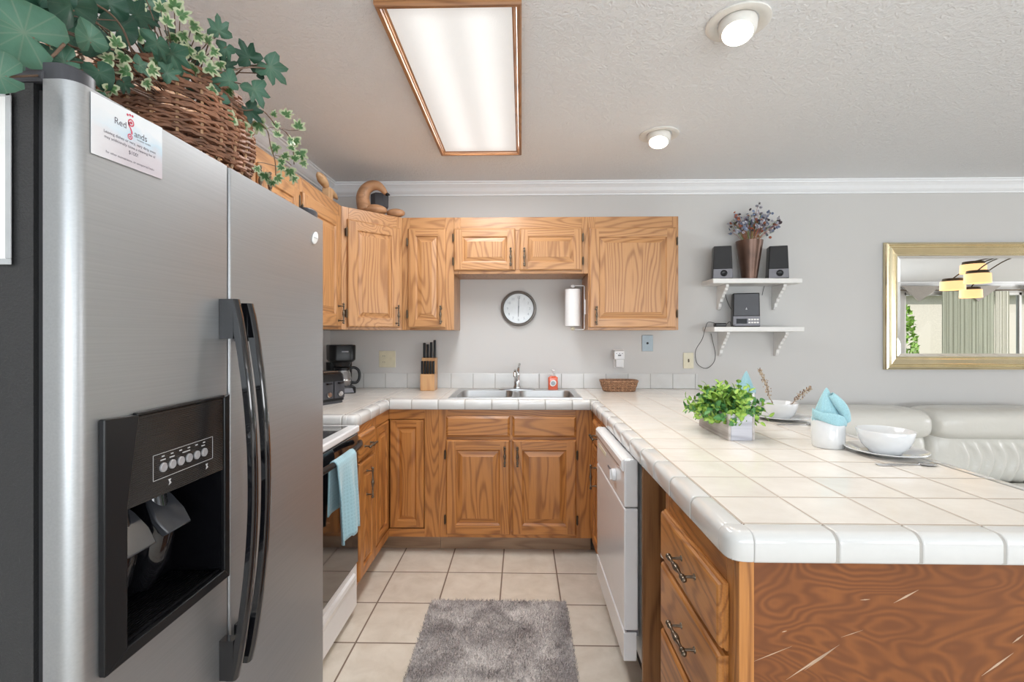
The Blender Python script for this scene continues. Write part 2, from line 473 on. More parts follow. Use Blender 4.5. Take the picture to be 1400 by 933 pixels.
def text_into(mb, body, size, F, mi=0, align='CENTER', depth=0.0003, sx=1.0):
    cu = bpy.data.curves.new('lettering', 'FONT'); cu.body = body; cu.size = size; cu.align_x = align
    cu.resolution_u = 3
    ob = bpy.data.objects.new('lettering', cu); COL.objects.link(ob)
    dg = bpy.context.evaluated_depsgraph_get(); dg.update()
    me = ob.evaluated_get(dg).to_mesh()
    mb.add([F(v.co.x * sx, v.co.y, depth) for v in me.vertices], [list(p.vertices) for p in me.polygons], mi)
    ob.evaluated_get(dg).to_mesh_clear()
    bpy.data.objects.remove(ob); bpy.data.curves.remove(cu)
# ------------------------------------------------------------------ room shell
XL, XR, YB, YR, ZC = -1.40, 13.0, 3.42, -3.20, 2.417
mb = MB().box(XL - .1, XR + .1, YR - .1, YB + .1, -0.06, 0.0)
M['floor'] = tile_mat('floor_tile', -0.712, 2.009, 0.302, (0.60, 0.53, 0.445), (0.72, 0.655, 0.57), (0.19, 0.135, 0.10), 0.0070, rough=0.30, wav=0.06)
struct('floor', mb, 'floor')
struct('ceiling', MB().box(XL - .1, XR + .1, YR - .1, YB + .1, ZC, ZC + .1), 'ceil')
struct('wall_back', MB().box(XL - .1, XR + .1, YB, YB + .1, 0, ZC), 'wall')
struct('wall_left', MB().box(XL - .1, XL, YR, YB, 0, ZC), 'wall')
# rear wall (behind the camera, seen in the mirror) with its openings
mb = MB()
OP = [(-0.85, 2.05, 0.10, 2.12), (3.1, 5.7, 0.6, 2.1), (8.00, 11.6, 0.80, 2.20)]
x = XL
for a, b_, z0, z1 in OP:
    mb.box(x, a, YR - .12, YR, 0, ZC)
    mb.box(a, b_, YR - .12, YR, 0, z0); mb.box(a, b_, YR - .12, YR, z1, ZC); x = b_
mb.box(x, XR, YR - .12, YR, 0, ZC)
struct('wall_rear', mb, 'wall')
mb = MB()
mb.box(XR, XR + .1, YR, -1.75, 0, ZC).box(XR, XR + .1, 2.55, YB, 0, ZC).box(XR, XR + .1, -1.75, 2.55, 0, 0.35).box(XR, XR + .1, -1.75, 2.55, 2.25, ZC)
struct('wall_right', mb, 'wall')

# crown moulding
def crown(name, F, L):
    prof = [(0, -0.088), (0.010, -0.088), (0.012, -0.078), (0.018, -0.074), (0.028, -0.062), (0.038, -0.040), (0.052, -0.024), (0.058, -0.020), (0.060, -0.010), (0.068, -0.008), (0.070, 0.0), (0, 0)]
    mb = MB().prism(prof, lambda d, v: F(0, v, d), lambda d, v: F(L, v, d))
    struct(name, mb, 'crown')
crown('trim_1', FR((XL, YB, ZC), (1, 0, 0), (0, -1, 0)), XR - XL)
crown('trim_2', FR((XL, YB, ZC), (0, -1, 0), (1, 0, 0)), YB - YR)
crown('trim_3', FR((XR, YR, ZC), (-1, 0, 0), (0, 1, 0)), XR - XL)
mb = MB().box(1.36, XR, YB - .015, YB, 0, .09)
struct('baseboard_back', mb, 'crown', bevel=.004)

# windows of the rear wall
def window(name, x0, x1, z0, z1, mull):
    mb = MB(); t = .05
    for a, b_ in ((x0, x0 + t), (x1 - t, x1)) + tuple((m_ - t / 2, m_ + t / 2) for m_ in mull): mb.box(a, b_, YR - .10, YR - .03, z0, z1)
    mb.box(x0, x1, YR - .10, YR - .03, z0, z0 + t); mb.box(x0, x1, YR - .10, YR - .03, z1 - t, z1)
    o = struct(name, mb, 'white_matte')
    struct_g = build('pane', MB().box(x0 + t, x1 - t, YR - .07, YR - .065, z0 + t, z1 - t), 'glass', parent=o)
    return o
window('window_1', 8.0, 11.6, 0.80, 2.20, (9.2, 10.4))

# what stands outside, seen through the window in the mirror
t = thing('neighbour_house', 'cream stucco house with dark tiled roof, seen through the window in the mirror', 'house', (10, -9.0, 0))
M['stucco'] = plain('cream_stucco', (0.62, 0.56, 0.49), 0.9)
M['roof'] = tile_mat('roof_tiles', 0, 0, 0.32, (0.20, 0.19, 0.18), (0.30, 0.29, 0.28), (0.55, 0.55, 0.55), 0.07, rough=0.7, groutrough=.8)
build('wall', MB().box(3, 20, -9.4, -9.0, 0, 2.75), 'stucco', t)
mb = MB(); mb.prism([(-8.7, 2.7), (-12, 4.6), (-12, 4.5), (-8.7, 2.58)], lambda y, z: Vector((2.6, y, z)), lambda y, z: Vector((20.4, y, z)))
build('roof', mb, 'roof', t)
mb = MB().box(9.5, 9.7, -9.0, -8.9, .9, 2.4).box(11.3, 11.5, -9.0, -8.9, .9, 2.4).box(9.5, 11.5, -9.0, -8.9, 2.4, 2.55)
build('window_surround', mb, 'white_matte', t)
M['lawn'] = plain('lawn', (0.30, 0.34, 0.16), 0.9, noise_amt=.3)
o = struct('ground', MB().box(-6, 24, -14, YR - .12, -.12, -.05), 'lawn')
mb = MB()
rr = random.Random(3)
for i in range(900):
    a = rr.uniform(0, 2 * PI); h = rr.uniform(0, 1); R_ = .42 * math.sqrt(max(0, 1 - h ** 3)) * rr.uniform(.75, 1.05)
    c = Vector((9.75 + R_ * math.cos(a), -5.6 + R_ * math.sin(a), .05 + 2.15 * h)); q = Vector((rr.gauss(0, 1), rr.gauss(0, 1), rr.gauss(0, 1))).normalized()
    e = q.orthogonal().normalized(); g = q.cross(e)
    mb.add([c + e * .06, c + g * .04, c - e * .06, c - g * .04], [(0, 1, 2, 3)], 0, att=[.4, .9, .4, .9])
sh = build('foliage', mb, 'leaf_bush', thing('green_shrub', 'tall green shrub outside the window, seen in the mirror', 'shrub', (9.75, -5.6, -.05)), recalc=False)
build('trunk', MB().cyl((9.75, -5.6, -.05), (9.75, -5.6, 2.0), .04, .015), 'stem', sh.parent)

# curtains and valances
def curtain(x0, x1, z0, z1, mat, label, folds, name='curtain'):
    mb = MB(); n = int((x1 - x0) * 90)
    r0, r1 = [], []
    pts = [(x0 + (x1 - x0) * i / n, YR + .07 + .007 * math.sin(folds * 2 * PI * i / n) + .006 * math.sin(folds * 5.1 * PI * i / n)) for i in range(n + 1)]
    ring = lambda z: [Vector((x_, y_, z)) for x_, y_ in pts] + [Vector((x_, y_ + .004, z)) for x_, y_ in reversed(pts)]
    mb.loft([ring(z0), ring((z0 + z1) / 2), ring(z1)], 0)
    return tag(build(name, mb, mat, origin=((x0 + x1) / 2, YR + .07, z0), smooth=50), label, 'curtain')
curtain(8.70, 9.76, .20, 2.22, 'fabric_curtain', 'sage grey curtain left of the window middle, seen in the mirror', 9)
curtain(9.78, 10.06, .20, 2.22, 'sheer', 'pale sheer curtain beside the sage one, seen in the mirror', 4)
curtain(10.58, 11.6, .20, 2.22, 'fabric_curtain', 'sage grey curtain at the right edge of the mirror', 9)
for i, (xa, lab) in enumerate(((7.95, 'pointed grey valance pennant in the upper left of the mirror'), (9.15, 'pointed grey valance pennant behind the lamp shades in the mirror'), (10.4, 'pointed grey valance pennant at the right of the mirror'))):
    mb = MB().prism([(xa - .1, 2.325), (xa + .70, 2.325), (xa + .25, 2.0)], lambda x_, z_: Vector((x_, YR + .11, z_)), lambda x_, z_: Vector((x_, YR + .12, z_)))
    M['valance'] = plain('valance_fabric', (0.42, 0.39, 0.36), 0.9)
    tag(build('valance', mb, 'valance', origin=(xa, YR + .11, 2.33)), lab, 'valance')
M['tanbox'] = plain('tan_upholstery', (0.42, 0.31, 0.22), 0.8)
tag(build('curtain_pole', MB().cyl((7.8, YR + .09, 2.24), (11.8, YR + .09, 2.24), .012), 'hinge', origin=(9, YR + .09, 2.08)), 'thin dark pole the curtains hang from, in the mirror', 'curtain pole')

# ------------------------------------------------------------------ cabinet building
def panel_door(F, u0, v0, w_, h_, wf=.058, T=.019, slots=(0, 1), slope=.030, matsN=2):
    """raised panel door; slot 0 vertical grain, slot 1 horizontal grain"""
    mb = MB(); V, H = slots
    def rect(i, d): return [F(u0 + i, v0 + i, d), F(u0 + w_ - i, v0 + i, d), F(u0 + w_ - i, v0 + h_ - i, d), F(u0 + i, v0 + h_ - i, d)]
    def band(i0, d0, i1, d1):
        a, b_ = rect(i0, d0), rect(i1, d1)
        for k in range(4):
            mb.add([a[k], a[(k + 1) % 4], b_[(k + 1) % 4], b_[k]], [(0, 1, 2, 3)], H if k in (0, 2) else V)
    mb.add(rect(0, 0.0008), [(3, 2, 1, 0)], V)
    band(0, 0.0008, 0, T - .007); band(0, T - .007, .0025, T - .003); band(.0025, T - .003, .008, T)
    e = .008
    for (a, b_, c, d, mi) in ((e, wf, e, h_ - e, V), (w_ - wf, w_ - e, e, h_ - e, V), (wf, w_ - wf, e, wf, H), (wf, w_ - wf, h_ - wf, h_ - e, H)):
        mb.add([F(u0 + a, v0 + c, T), F(u0 + b_, v0 + c, T), F(u0 + b_, v0 + d, T), F(u0 + a, v0 + d, T)], [(0, 1, 2, 3)], mi)
    band(wf, T, wf + .003, T - .001); band(wf + .003, T - .001, wf + .007, T - .008); band(wf + .007, T - .008, wf + .011, T - .009)
    band(wf + .011, T - .009, wf + .011 + slope, T - .002)
    a = rect(wf + .011 + slope, T - .002)
    b_ = rect(wf + .012 + slope, T - .0005)
    band(wf + .011 + slope, T - .002, wf + .0125 + slope, T - .0003)
    mb.add(rect(wf + .0125 + slope, T - .0003), [(0, 1, 2, 3)], V)
    return mb
def slab_front(F, u0, v0, w_, h_, T=.019, slot=0):
    mb = MB()
    def rect(i, d): return [F(u0 + i, v0 + i, d), F(u0 + w_ - i, v0 + i, d), F(u0 + w_ - i, v0 + h_ - i, d), F(u0 + i, v0 + h_ - i, d)]
    rs = [rect(0, .0008), rect(0, T - .011), rect(.003, T - .009), rect(.0035, T - .006), rect(.013, T), ]
    mb.loft(rs, slot)
    return mb
def pull(F, u, v, vertical=True, L=.105, d0=.0):
    """turned antique pull: bar with centre bulge, balls at the ends and two posts"""
    mb = MB()
    c = F(u, v, d0 + .030); ax = (F(u, v + 1, 0) - F(u, v, 0)) if vertical else (F(u + 1, v, 0) - F(u, v, 0))
    ax = ax.normalized(); h = L / 2
    pr = [(.0005, -h - .004), (.0045, -h - .002), (.0062, -h + .003), (.0045, -h + .008), (.0032, -h + .010), (.0055, -h + .014), (.0060, -h + .017), (.0036, -h + .021),
          (.0034, -.022), (.0052, -.016), (.0040, -.013), (.0062, -.009), (.0070, 0)]
    pr = pr + [(r, -t) for r, t in reversed(pr[:-1])]
    mb.lathe([(r * 1.22, t_) for r, t_ in pr], c, ax, 12)
    for sg in (-1, 1):
        p = c + ax * sg * (h - .0155)
        q = (F(u, v, d0) - F(u, v, d0 + .030))
        mb.cyl(p, p + q * 1.0, .0030, .0042, 8); mb.cyl(p + q * .93, p + q * 1.0, .0075, .008, 10)
    return mb
def hinge(F, u, v):
    mb = MB()
    mb.cyl(F(u, v - .024, .016), F(u, v + .024, .016), .0052, .0052, 8).cyl(F(u, v - .030, .016), F(u, v + .030, .016), .0022, .0022, 6)
    mb.box(u - .006, u + .006, v - .022, v + .022, 0.0005, .012, F=F)
    return mb

def cabinet(name, label, F, W, z0, z1, depth, members, fronts, mats, toe=None, group=None, sides=True, body_mat=None, open_front=True):
    """F: frame whose origin is the bottom-left front of the face frame at floor level (v is height)"""
    V, H = mats[0], mats[1]
    base = F(W / 2, z0 if not toe else 0.0, -depth / 2)
    t = thing(name, label, 'cabinet', base, group)
    mb = MB(); th = .016; fd = .019
    mb.box(0.0005, th, z0, z1, -depth, -fd, F=F).box(W - th, W - .0005, z0, z1, -depth, -fd, F=F)
    mb.box(th, W - th, z0, z0 + th, -depth, -fd, F=F).box(th, W - th, z1 - th, z1, -depth, -fd, F=F)
    mb.box(th, W - th, z0 + th, z1 - th, -depth, -depth + .006, F=F)
    if toe: mb.box(.004, W - .004, 0.001, z0, -depth + .02, -toe - .013, F=F)
    build('body', mb, body_mat or V, t)
    if toe: build('toe_kick', MB().box(0.001, W - .001, 0.0005, z0, -toe - .012, -toe, F=F), 'kick' if abs((F(1, 0, 0) - F(0, 0, 0)).x) > .5 else mats[2], t)
    mb = MB()
    for (a, b_, c, d, g) in members:
        mb.box(a, b_, c, d, -fd, 0, 0 if g == 'V' else 1, F=F)
    build('face_frame', mb, [V, H], t, bevel=.0012, seg=1)
    for fr in fronts:
        u0, u1, a, b_ = fr['r']
        if fr['t'] == 'door':
            o = build('door', panel_door(F, u0, a, u1 - u0, b_ - a, fr.get('wf', .055), slope=fr.get('slope', .028)), [V, H], t)
            hs = fr.get('hinge')
            if hs:
                uu = u0 - .006 if hs == 'L' else u1 + .006
                off = min(.09, (b_ - a) * .22)
                build('hinge', hinge(F, uu, a + off), 'hinge', o, smooth=40); build('hinge', hinge(F, uu, b_ - off), 'hinge', o, smooth=40)
        else:
            o = build('drawer_front', slab_front(F, u0, a, u1 - u0, b_ - a), H, t)
        p = fr.get('pull')
        if p: build('handle', pull(F, p[0], p[1], p[2] == 'V', d0=.019, L=fr.get('L', .115)), 'brass', o, smooth=50)
    return t
UP = ('oak_z', 'oak_x', 'oak_x'); UPY = ('oak_z', 'oak_y', 'oak_y')
BS = ('base_z', 'base_x', 'base_x'); BSY = ('base_z', 'base_y', 'base_y')
def PB(u, v, Y):     # pixel on a plane y=Y -> (x, z)
    p = atY(u, v, Y); return p.x, p.z

# ---- upper cabinets on the back wall (frame plane y = 3.10)
YU = 3.10; Z0, Z1 = 1.352, 2.094; DU = YB - YU - .002
def upx(u): return atY(u, 400, YU - .019).x
def ups(name, label, xa, xb, za, zb, mem, fr, **k):
    F = FR((xa, YU, 0), (1, 0, 0), (0, -1, 0))
    return cabinet(name, label, F, xb - xa, za, zb, DU, mem, fr, UP, **k)
xa, xb = -.788, -.446; W = xb - xa
d0, d1 = upx(557.5) - xa, upx(609) - xa
ups('wall_cabinet', 'narrow oak wall cabinet with one tall door right of the diagonal corner cabinet', xa, xb, Z0, Z1,
    [(0, .05, Z0, Z1, 'V'), (W - .060, W, Z0, Z1, 'V'), (.05, W - .060, Z1 - .09, Z1, 'H'), (.05, W - .060, Z0, Z0 + .03, 'H')],
    [dict(t='door', r=(d0, d1, 1.367, 2.02), hinge='L', pull=(d1 - .028, 1.45, 'V'), wf=.05)])
xa, xb = -.445, .4345; W = xb - xa; ZS = 1.722
l0, l1, r0, r1 = upx(620.5) - xa, upx(704.4) - xa, upx(710.5) - xa, upx(796) - xa
ups('wall_cabinet', 'short wide oak wall cabinet with two small doors above the sink and clock', xa, xb, ZS, Z1,
    [(0, .04, ZS, Z1, 'V'), (W - .04, W, ZS, Z1, 'V'), (.04, W - .04, Z1 - .09, Z1, 'H'), (.04, W - .04, ZS, ZS + .03, 'H'), (l1 - .012, r0 + .012, ZS + .03, Z1 - .09, 'V')],
    [dict(t='door', r=(l0, l1, 1.742, 2.018), hinge='L', pull=(l1 - .03, 1.825, 'V'), wf=.052, slope=.022), dict(t='door', r=(r0, r1, 1.742, 2.018), hinge='R', pull=(r0 + .03, 1.825, 'V'), wf=.052, slope=.022)])
xa, xb = .435, 1.022; W = xb - xa
d0, d1 = upx(806) - xa, upx(925) - xa
ups('wall_cabinet', 'oak wall cabinet with one large door at the right end of the row', xa, xb, Z0, Z1,
    [(0, .045, Z0, Z1, 'V'), (W - .04, W, Z0, Z1, 'V'), (.045, W - .04, Z1 - .09, Z1, 'H'), (.045, W - .04, Z0, Z0 + .03, 'H')],
    [dict(t='door', r=(d0, d1, 1.367, 2.02), hinge='R', pull=(d0 + .042, 1.445, 'V'), wf=.06)])
# ---- diagonal corner wall cabinet
A, B = Vector((-1.082, 2.808, 0)), Vector((-.7885, 3.1015, 0))
U = (B - A).normalized(); Fd = FR(A, U, (U.y, -U.x, 0)); Wd = (B - A).length
t = thing('wall_cabinet', 'diagonal oak corner wall cabinet under the carved wooden bird', 'cabinet', (-1.1, 3.1, Z0))
poly = [(-1.398, 2.809), (A.x - .02, 2.809), (B.x - .0005, B.y + .02), (B.x - .0005, YB - .002), (-1.398, YB - .002)]
mb = MB()
for za, zb in ((Z0, Z0 + .016), (Z1 - .016, Z1)): mb.prism(poly, lambda x_, y_: Vector((x_, y_, za)), lambda x_, y_: Vector((x_, y_, zb)))
mb.box(-1.398, A.x - .02, 2.809, 2.825, Z0, Z1).box(B.x - .016, B.x - .0005, B.y + .02, YB - .002, Z0, Z1)
build('body', mb, 'oak_z', t)
mb = MB()
for a, b_, c, d, g in ((0, .045, Z0, Z1, 0), (Wd - .04, Wd, Z0, Z1, 0), (.045, Wd - .04, Z1 - .09, Z1, 1), (.045, Wd - .04, Z0, Z0 + .03, 1)): mb.box(a, b_, c, d, -.019, 0, g, F=Fd)
build('face_frame', mb, ['oak_z', 'oak_x'], t, bevel=.0012, seg=1)
o = build('door', panel_door(Fd, .035, 1.367, Wd - .06, .653, .058, slope=.02), ['oak_z', 'oak_x'], t)
for zz in (1.45, 1.94): build('hinge', hinge(Fd, .027, zz), 'hinge', o, smooth=40)
build('handle', pull(Fd, Wd - .055, 1.445, True, d0=.019, L=.13), 'brass', o, smooth=50)
# ---- upper cabinets on the left wall (frame plane x = -1.08)
XU = -1.082; DUL = XU - XL - .002
def upl(name, label, ya, yb, za, zb, mem, fr):
    F = FR((XU, ya, 0), (0, 1, 0), (1, 0, 0))
    return cabinet(name, label, F, yb - ya, za, zb, DUL, mem, fr, UPY)
ya, yb = 2.262, 2.8065; W = yb - ya
upl('wall_cabinet', 'tall oak wall cabinet on the left wall next to the diagonal corner cabinet', ya, yb, Z0, Z1,
    [(0, .04, Z0, Z1, 'V'), (W - .045, W, Z0, Z1, 'V'), (.04, W - .045, Z1 - .09, Z1, 'H'), (.04, W - .045, Z0, Z0 + .03, 'H')],
    [dict(t='door', r=(.02, W - .05, 1.367, 2.02), hinge='L', pull=(W - .09, 1.445, 'V'), wf=.07)])
for ya, yb, za, lab in ((1.5, 2.261, 1.75, 'short oak wall cabinet over the range, two doors with dark pulls at the middle'), (.60, 1.499, 1.78, 'short oak wall cabinet over the refrigerator, behind the wicker basket')):
    W = yb - ya; mid = W / 2
    upl('wall_cabinet', lab, ya, yb, za, Z1,
        [(0, .04, za, Z1, 'V'), (W - .04, W, za, Z1, 'V'), (.04, W - .04, Z1 - .09, Z1, 'H'), (.04, W - .04, za, za + .03, 'H'), (mid - .02, mid + .02, za + .03, Z1 - .09, 'V')],
        [dict(t='door', r=(.022, mid - .01, za + .015, 2.02), hinge='L', pull=(mid - .036, 1.93, 'V'), wf=.052, slope=.02), dict(t='door', r=(mid + .01, W - .022, za + .015, 2.02), hinge='R', pull=(mid + .036, 1.93, 'V'), wf=.052, slope=.02)])

# ---- base cabinets, back run (frame plane y = 2.83)
YF = 2.83; ZB0, ZB1 = .102, .875; DB = YB - YF - .002
def bx(u): return atY(u, 600, YF - .019).x
xa, xb = -.50, .424; W = xb - xa
l0, l1, r0, r1 = bx(609.5) - xa, bx(697) - xa, bx(700.5) - xa, bx(788) - xa
F = FR((xa, YF, 0), (1, 0, 0), (0, -1, 0))
cabinet('base_cabinet', 'oak sink base cabinet with two doors under two blank drawer fronts', F, W, ZB0, ZB1, DB,
    [(0, .055, ZB0, ZB1, 'V'), (W - .1, W, ZB0, ZB1, 'V'), (.055, W - .1, ZB1 - .045, ZB1, 'H'), (.055, W - .1, ZB0, ZB0 + .04, 'H'), (.055, W - .1, .675, .72, 'H'), (l1 - .02, r0 + .02, ZB0 + .04, .675, 'V'), (l1 - .02, r0 + .02, .72, ZB1 - .045, 'V')],
    [dict(t='drawer', r=(l0, l1, .708, .834)), dict(t='drawer', r=(r0, r1, .708, .834)),
     dict(t='door', r=(l0, l1, .124, .692), hinge='L', pull=(l1 - .03, .60, 'V'), wf=.058), dict(t='door', r=(r0, r1, .124, .692), hinge='R', pull=(r0 + .03, .60, 'V'), wf=.058)], BS, toe=.075, body_mat='base_x')
# corner cabinet with a folding inset door (two leaves at a right angle)
XF = -.80
t = thing('corner_cabinet', 'oak corner base cabinet with a two-leaf inset door in the inner corner', 'cabinet', (-1.1, 3.1, 0))
Fb = FR((XF, YF, 0), (1, 0, 0), (0, -1, 0)); Wb = -.5005 - XF
YC = 2.53
Fl = FR((XF, YC, 0), (0, 1, 0), (1, 0, 0)); Wl = YF - YC
mb = MB().box(XL + .002, XL + .018, YC, YB - .002, ZB0, ZB1).box(XL + .02, -.5005, YB - .02, YB - .002, ZB0, ZB1).box(XL + .02, XF - .02, YC + .0005, YC + .016, ZB0, ZB1)
mb.box(-.5165, -.5005, YF + .02, YB - .02, ZB0, ZB1).prism([(XL + .02, YC + .016), (XF - .02, YC + .016), (XF - .02, YF + .02), (-.517, YF + .02), (-.517, YB - .02), (XL + .02, YB - .02)], lambda x_, y_: Vector((x_, y_, ZB0)), lambda x_, y_: Vector((x_, y_, ZB0 + .016)))
mb.box(XL + .02, XF - .09, YC, YF + .09, 0.001, ZB0).box(XF - .09, -.5005, YF + .09, YB - .02, .001, ZB0)
build('body', mb, 'base_z', t)
build('toe_kick', MB().box(XF - .075, -.5005, YF + .075, YF + .087, .0005, ZB0).box(XF - .087, XF - .075, YC, YF + .087, .0005, ZB0), 'kick', t)
mb = MB().box(.215, Wb, ZB0, ZB1, -.019, 0, 0, F=Fb).box(0, .215, .812, ZB1, -.019, 0, 1, F=Fb).box(0, .215, ZB0, .150, -.019, 0, 1, F=Fb)
mb.box(0, .045, ZB0, ZB1, -.019, 0, 0, F=Fl).box(.045, Wl - .0005, .812, ZB1, -.019, 0, 2, F=Fl).box(.045, Wl - .0005, ZB0, .150, -.019, 0, 2, F=Fl)
build('face_frame', mb, ['base_z', 'base_x', 'base_y'], t, bevel=.0012, seg=1)
Fbi = lambda u, v, d: Fb(u, v, d - .017); Fli = lambda u, v, d: Fl(u, v, d - .017)
o = build('door', panel_door(Fbi, .003, .154, .208, .654, .045, T=.019, slope=.018), ['base_z', 'base_x'], t)
o = build('door', panel_door(Fli, .049, .154, Wl - .051, .654, .045, T=.019, slope=.018), ['base_z', 'base_y'], t)
# narrow cabinet left of it, facing right
ya, yb = 2.245, 2.5295; W = yb - ya
F = FR((XF, ya, 0), (0, 1, 0), (1, 0, 0)); DL = XF - XL - .002
cabinet('base_cabinet', 'narrow oak base cabinet with drawer and door between the range and the corner', F, W, ZB0, ZB1, DL,
    [(0, .035, ZB0, ZB1, 'V'), (W - .035, W, ZB0, ZB1, 'V'), (.035, W - .035, ZB1 - .045, ZB1, 'H'), (.035, W - .035, ZB0, ZB0 + .04, 'H'), (.035, W - .035, .675, .72, 'H')],
    [dict(t='drawer', r=(.02, W - .02, .705, .834), pull=(.135, .765, 'H')), dict(t='door', r=(.02, W - .02, .124, .692), pull=(.12, .575, 'V'), L=.15, wf=.05, slope=.02)], BSY, toe=.075)
# narrow cabinet on the right, facing left, between the corner and the dishwasher
XP = .425
ya, yb = 2.345, 2.829; W = yb - ya
F = FR((XP, yb, 0), (0, -1, 0), (-1, 0, 0)); DP = .59
cabinet('base_cabinet', 'narrow oak base cabinet with drawer and door between the dishwasher and the sink corner', F, W, ZB0, ZB1, DP,
    [(0, .11, ZB0, ZB1, 'V'), (W - .04, W, ZB0, ZB1, 'V'), (.11, W - .04, ZB1 - .045, ZB1, 'H'), (.11, W - .04, ZB0, ZB0 + .04, 'H'), (.11, W - .04, .675, .72, 'H')],
    [dict(t='drawer', r=(.09, W - .02, .705, .834), pull=(.27, .765, 'H')), dict(t='door', r=(.09, W - .02, .124, .692), pull=(.25, .545, 'V'), L=.13, wf=.055)], BSY, toe=.075)
# drawer base at the near end of the peninsula
ya, yb = .985, 1.44; W = yb - ya
F = FR((.437, yb, 0), (0, -1, 0), (-1, 0, 0))
t = cabinet('drawer_cabinet', 'oak base cabinet with a stack of drawers at the near end of the peninsula', F, W, ZB0, ZB1, .578,
    [(0, .035, ZB0, ZB1, 'V'), (W - .03, W, ZB0, ZB1, 'V'), (.035, W - .03, ZB1 - .09, ZB1, 'H'), (.035, W - .03, ZB0, ZB0 + .03, 'H')] + [(.035, W - .03, z - .015, z + .015, 'H') for z in (.650, .451, .265)],
    [], BSY, toe=.075)
PF = []
for i, (za, zb) in enumerate(((.655, .797), (.456, .645), (.270, .446), (.115, .260))):
    mb = MB()
    rect = lambda i_, d: [F(.012 + i_, za + i_, d), F(W - .018 - i_, za + i_, d), F(W - .018 - i_, zb - i_, d), F(.012 + i_, zb - i_, d)]
    mb.loft([rect(0, .0008), rect(0, .007), rect(.0035, .010), rect(.0035, .014), rect(.007, .0195), rect(.012, .022)], 0)
    o = build('drawer_front', mb, 'base_y', t)
    build('handle', pull(F, .252, (za + zb) / 2 + .014, False, d0=.022, L=.125), 'brass', o, smooth=50)
build('door_bumper', MB().ball(F(.004, .655, .008), .009, sc=(1, 1, 1.2)), 'white_matte', t, smooth=True)

# panel beside the dishwasher, closing the open gap
o = build('filler_panel', MB().box(.432, 1.0, 1.690, 1.708, 0.0, .875), 'oak_gap_shade', origin=(.72, 1.70, 0), bevel=.001)
tag(o, 'tall oak panel with gap shade in its colour between the dishwasher and the drawer cabinet', 'panel')
# finished end panel and back of the peninsula
t = thing('peninsula_end_panel', 'reddish figured wood panel with pale scratches under the peninsula end', 'panel', (.75, .97, 0))
build('panel', MB().box(.468, 1.10, .962, .982, 0.0, .8755), 'ply', t)
build('corner_stile', MB().box(.437, .4675, .958, .9835, 0.0, .8755), 'base_z', t, bevel=.0015)
def px_scr(u0, v0, u1, v1, wd):
    mb = MB()
    a, b_ = atY(u0, v0, .9615), atY(u1, v1, .9615)
    n_ = (b_ - a).normalized().cross(Vector((0, 1, 0))) * wd
    mid = (a + b_) / 2
    mb.add([a, mid + n_, b_, mid - n_, a + Vector((0, .0008, 0)), mid + n_ + Vector((0, .0008, 0)), b_ + Vector((0, .0008, 0)), mid - n_ + Vector((0, .0008, 0))], [(0, 1, 2, 3), (0, 4, 5, 1), (1, 5, 6, 2), (2, 6, 7, 3), (3, 7, 4, 0)])
    build('scratch', mb, 'scratch', t)
for a in ((1075, 930, 1148, 882, .0022), (1100, 917, 1145, 884, .0016), (1028, 906, 1083, 884, .0009), (1222, 825, 1256, 807, .0020), (1342, 925, 1386, 893, .0022), (1384, 880, 1400, 868, .0018), (1176, 821, 1190, 820, .0010), (1069, 865, 1076, 863, .0010), (1150, 872, 1180, 862, .0006)):
    px_scr(*a)
tag(build('dining_side_panel', MB().box(1.10, 1.118, .962, YB - .002, 0.0, .8755), 'base_z', origin=(1.11, 2.2, 0)), 'oak back panel of the peninsula on the sofa side', 'panel')

# ------------------------------------------------------------------ tiled worktop (one continuous thing)
HC, HT = .933, .876; P = .1597
t = thing('countertop', 'U-shaped worktop of cream square tiles with rounded white edge tiles', 'countertop', (0, 2.2, HT))
TA, TB, GR = (0.74, 0.695, 0.64), (0.81, 0.775, 0.725), (0.42, 0.35, 0.29)
SX0, SX1, SY0, SY1 = -.448, .368, 2.862, 3.345           # sink rim opening
M['ct_back'] = tile_mat('counter_tile_back', .300, 3.417, P, TA, TB, GR, .0035, wav=.12)
M['ct_pen'] = tile_mat('counter_tile_peninsula', .456, .9825, P, TA, TB, GR, .0045, wav=.45)
M['ct_left'] = tile_mat('counter_tile_left', -.862, 3.417, P, TA, TB, GR, .0035, wav=.12)
PX0, PX1, PY0 = .405, 1.296, .93
ri = .030    # width of the rolled edge tile's flat part is taken by the edge
mb = MB()
zt0 = HT + .012
hx0, hx1, hy0, hy1 = SX0 + .014, SX1 - .014, SY0 + .014, SY1 - .014
X0 = XL + .002; LX = -.790; BY = 2.80
e = .048
mb.box(LX - e + .0005, hx0, BY + e, YB - .002, zt0, HC, 0)
mb.box(hx1, PX0 + e, BY + e, YB - .002, zt0, HC, 0)
mb.box(hx0, hx1, BY + e, hy0, zt0, HC, 0).box(hx0, hx1, hy1, YB - .002, zt0, HC, 0)
mb.box(PX0 + e, PX1 - e + .006, PY0 + e, YB - .002, zt0, HC, 1)
mb.box(X0, LX - e + .0005, 2.24 + e, YB - .002, zt0, HC, 2)
build('tile_surface', mb, ['ct_back', 'ct_pen', 'ct_left'], t)
# substrate
mb = MB().box(LX + .004, hx0, BY + .004, YB - .002, HT + .0005, zt0).box(hx1, PX0 + .01, BY + .004, YB - .002, HT + .0005, zt0).box(hx0, hx1, BY + .004, hy0, HT + .0005, zt0)
mb.box(PX0 + .01, PX1 - .004, PY0 + .01, YB - .002, HT + .0005, zt0).box(X0, LX - .004, 2.25, YB - .002, HT + .0005, zt0)
build('substrate', mb, 'grout', t)
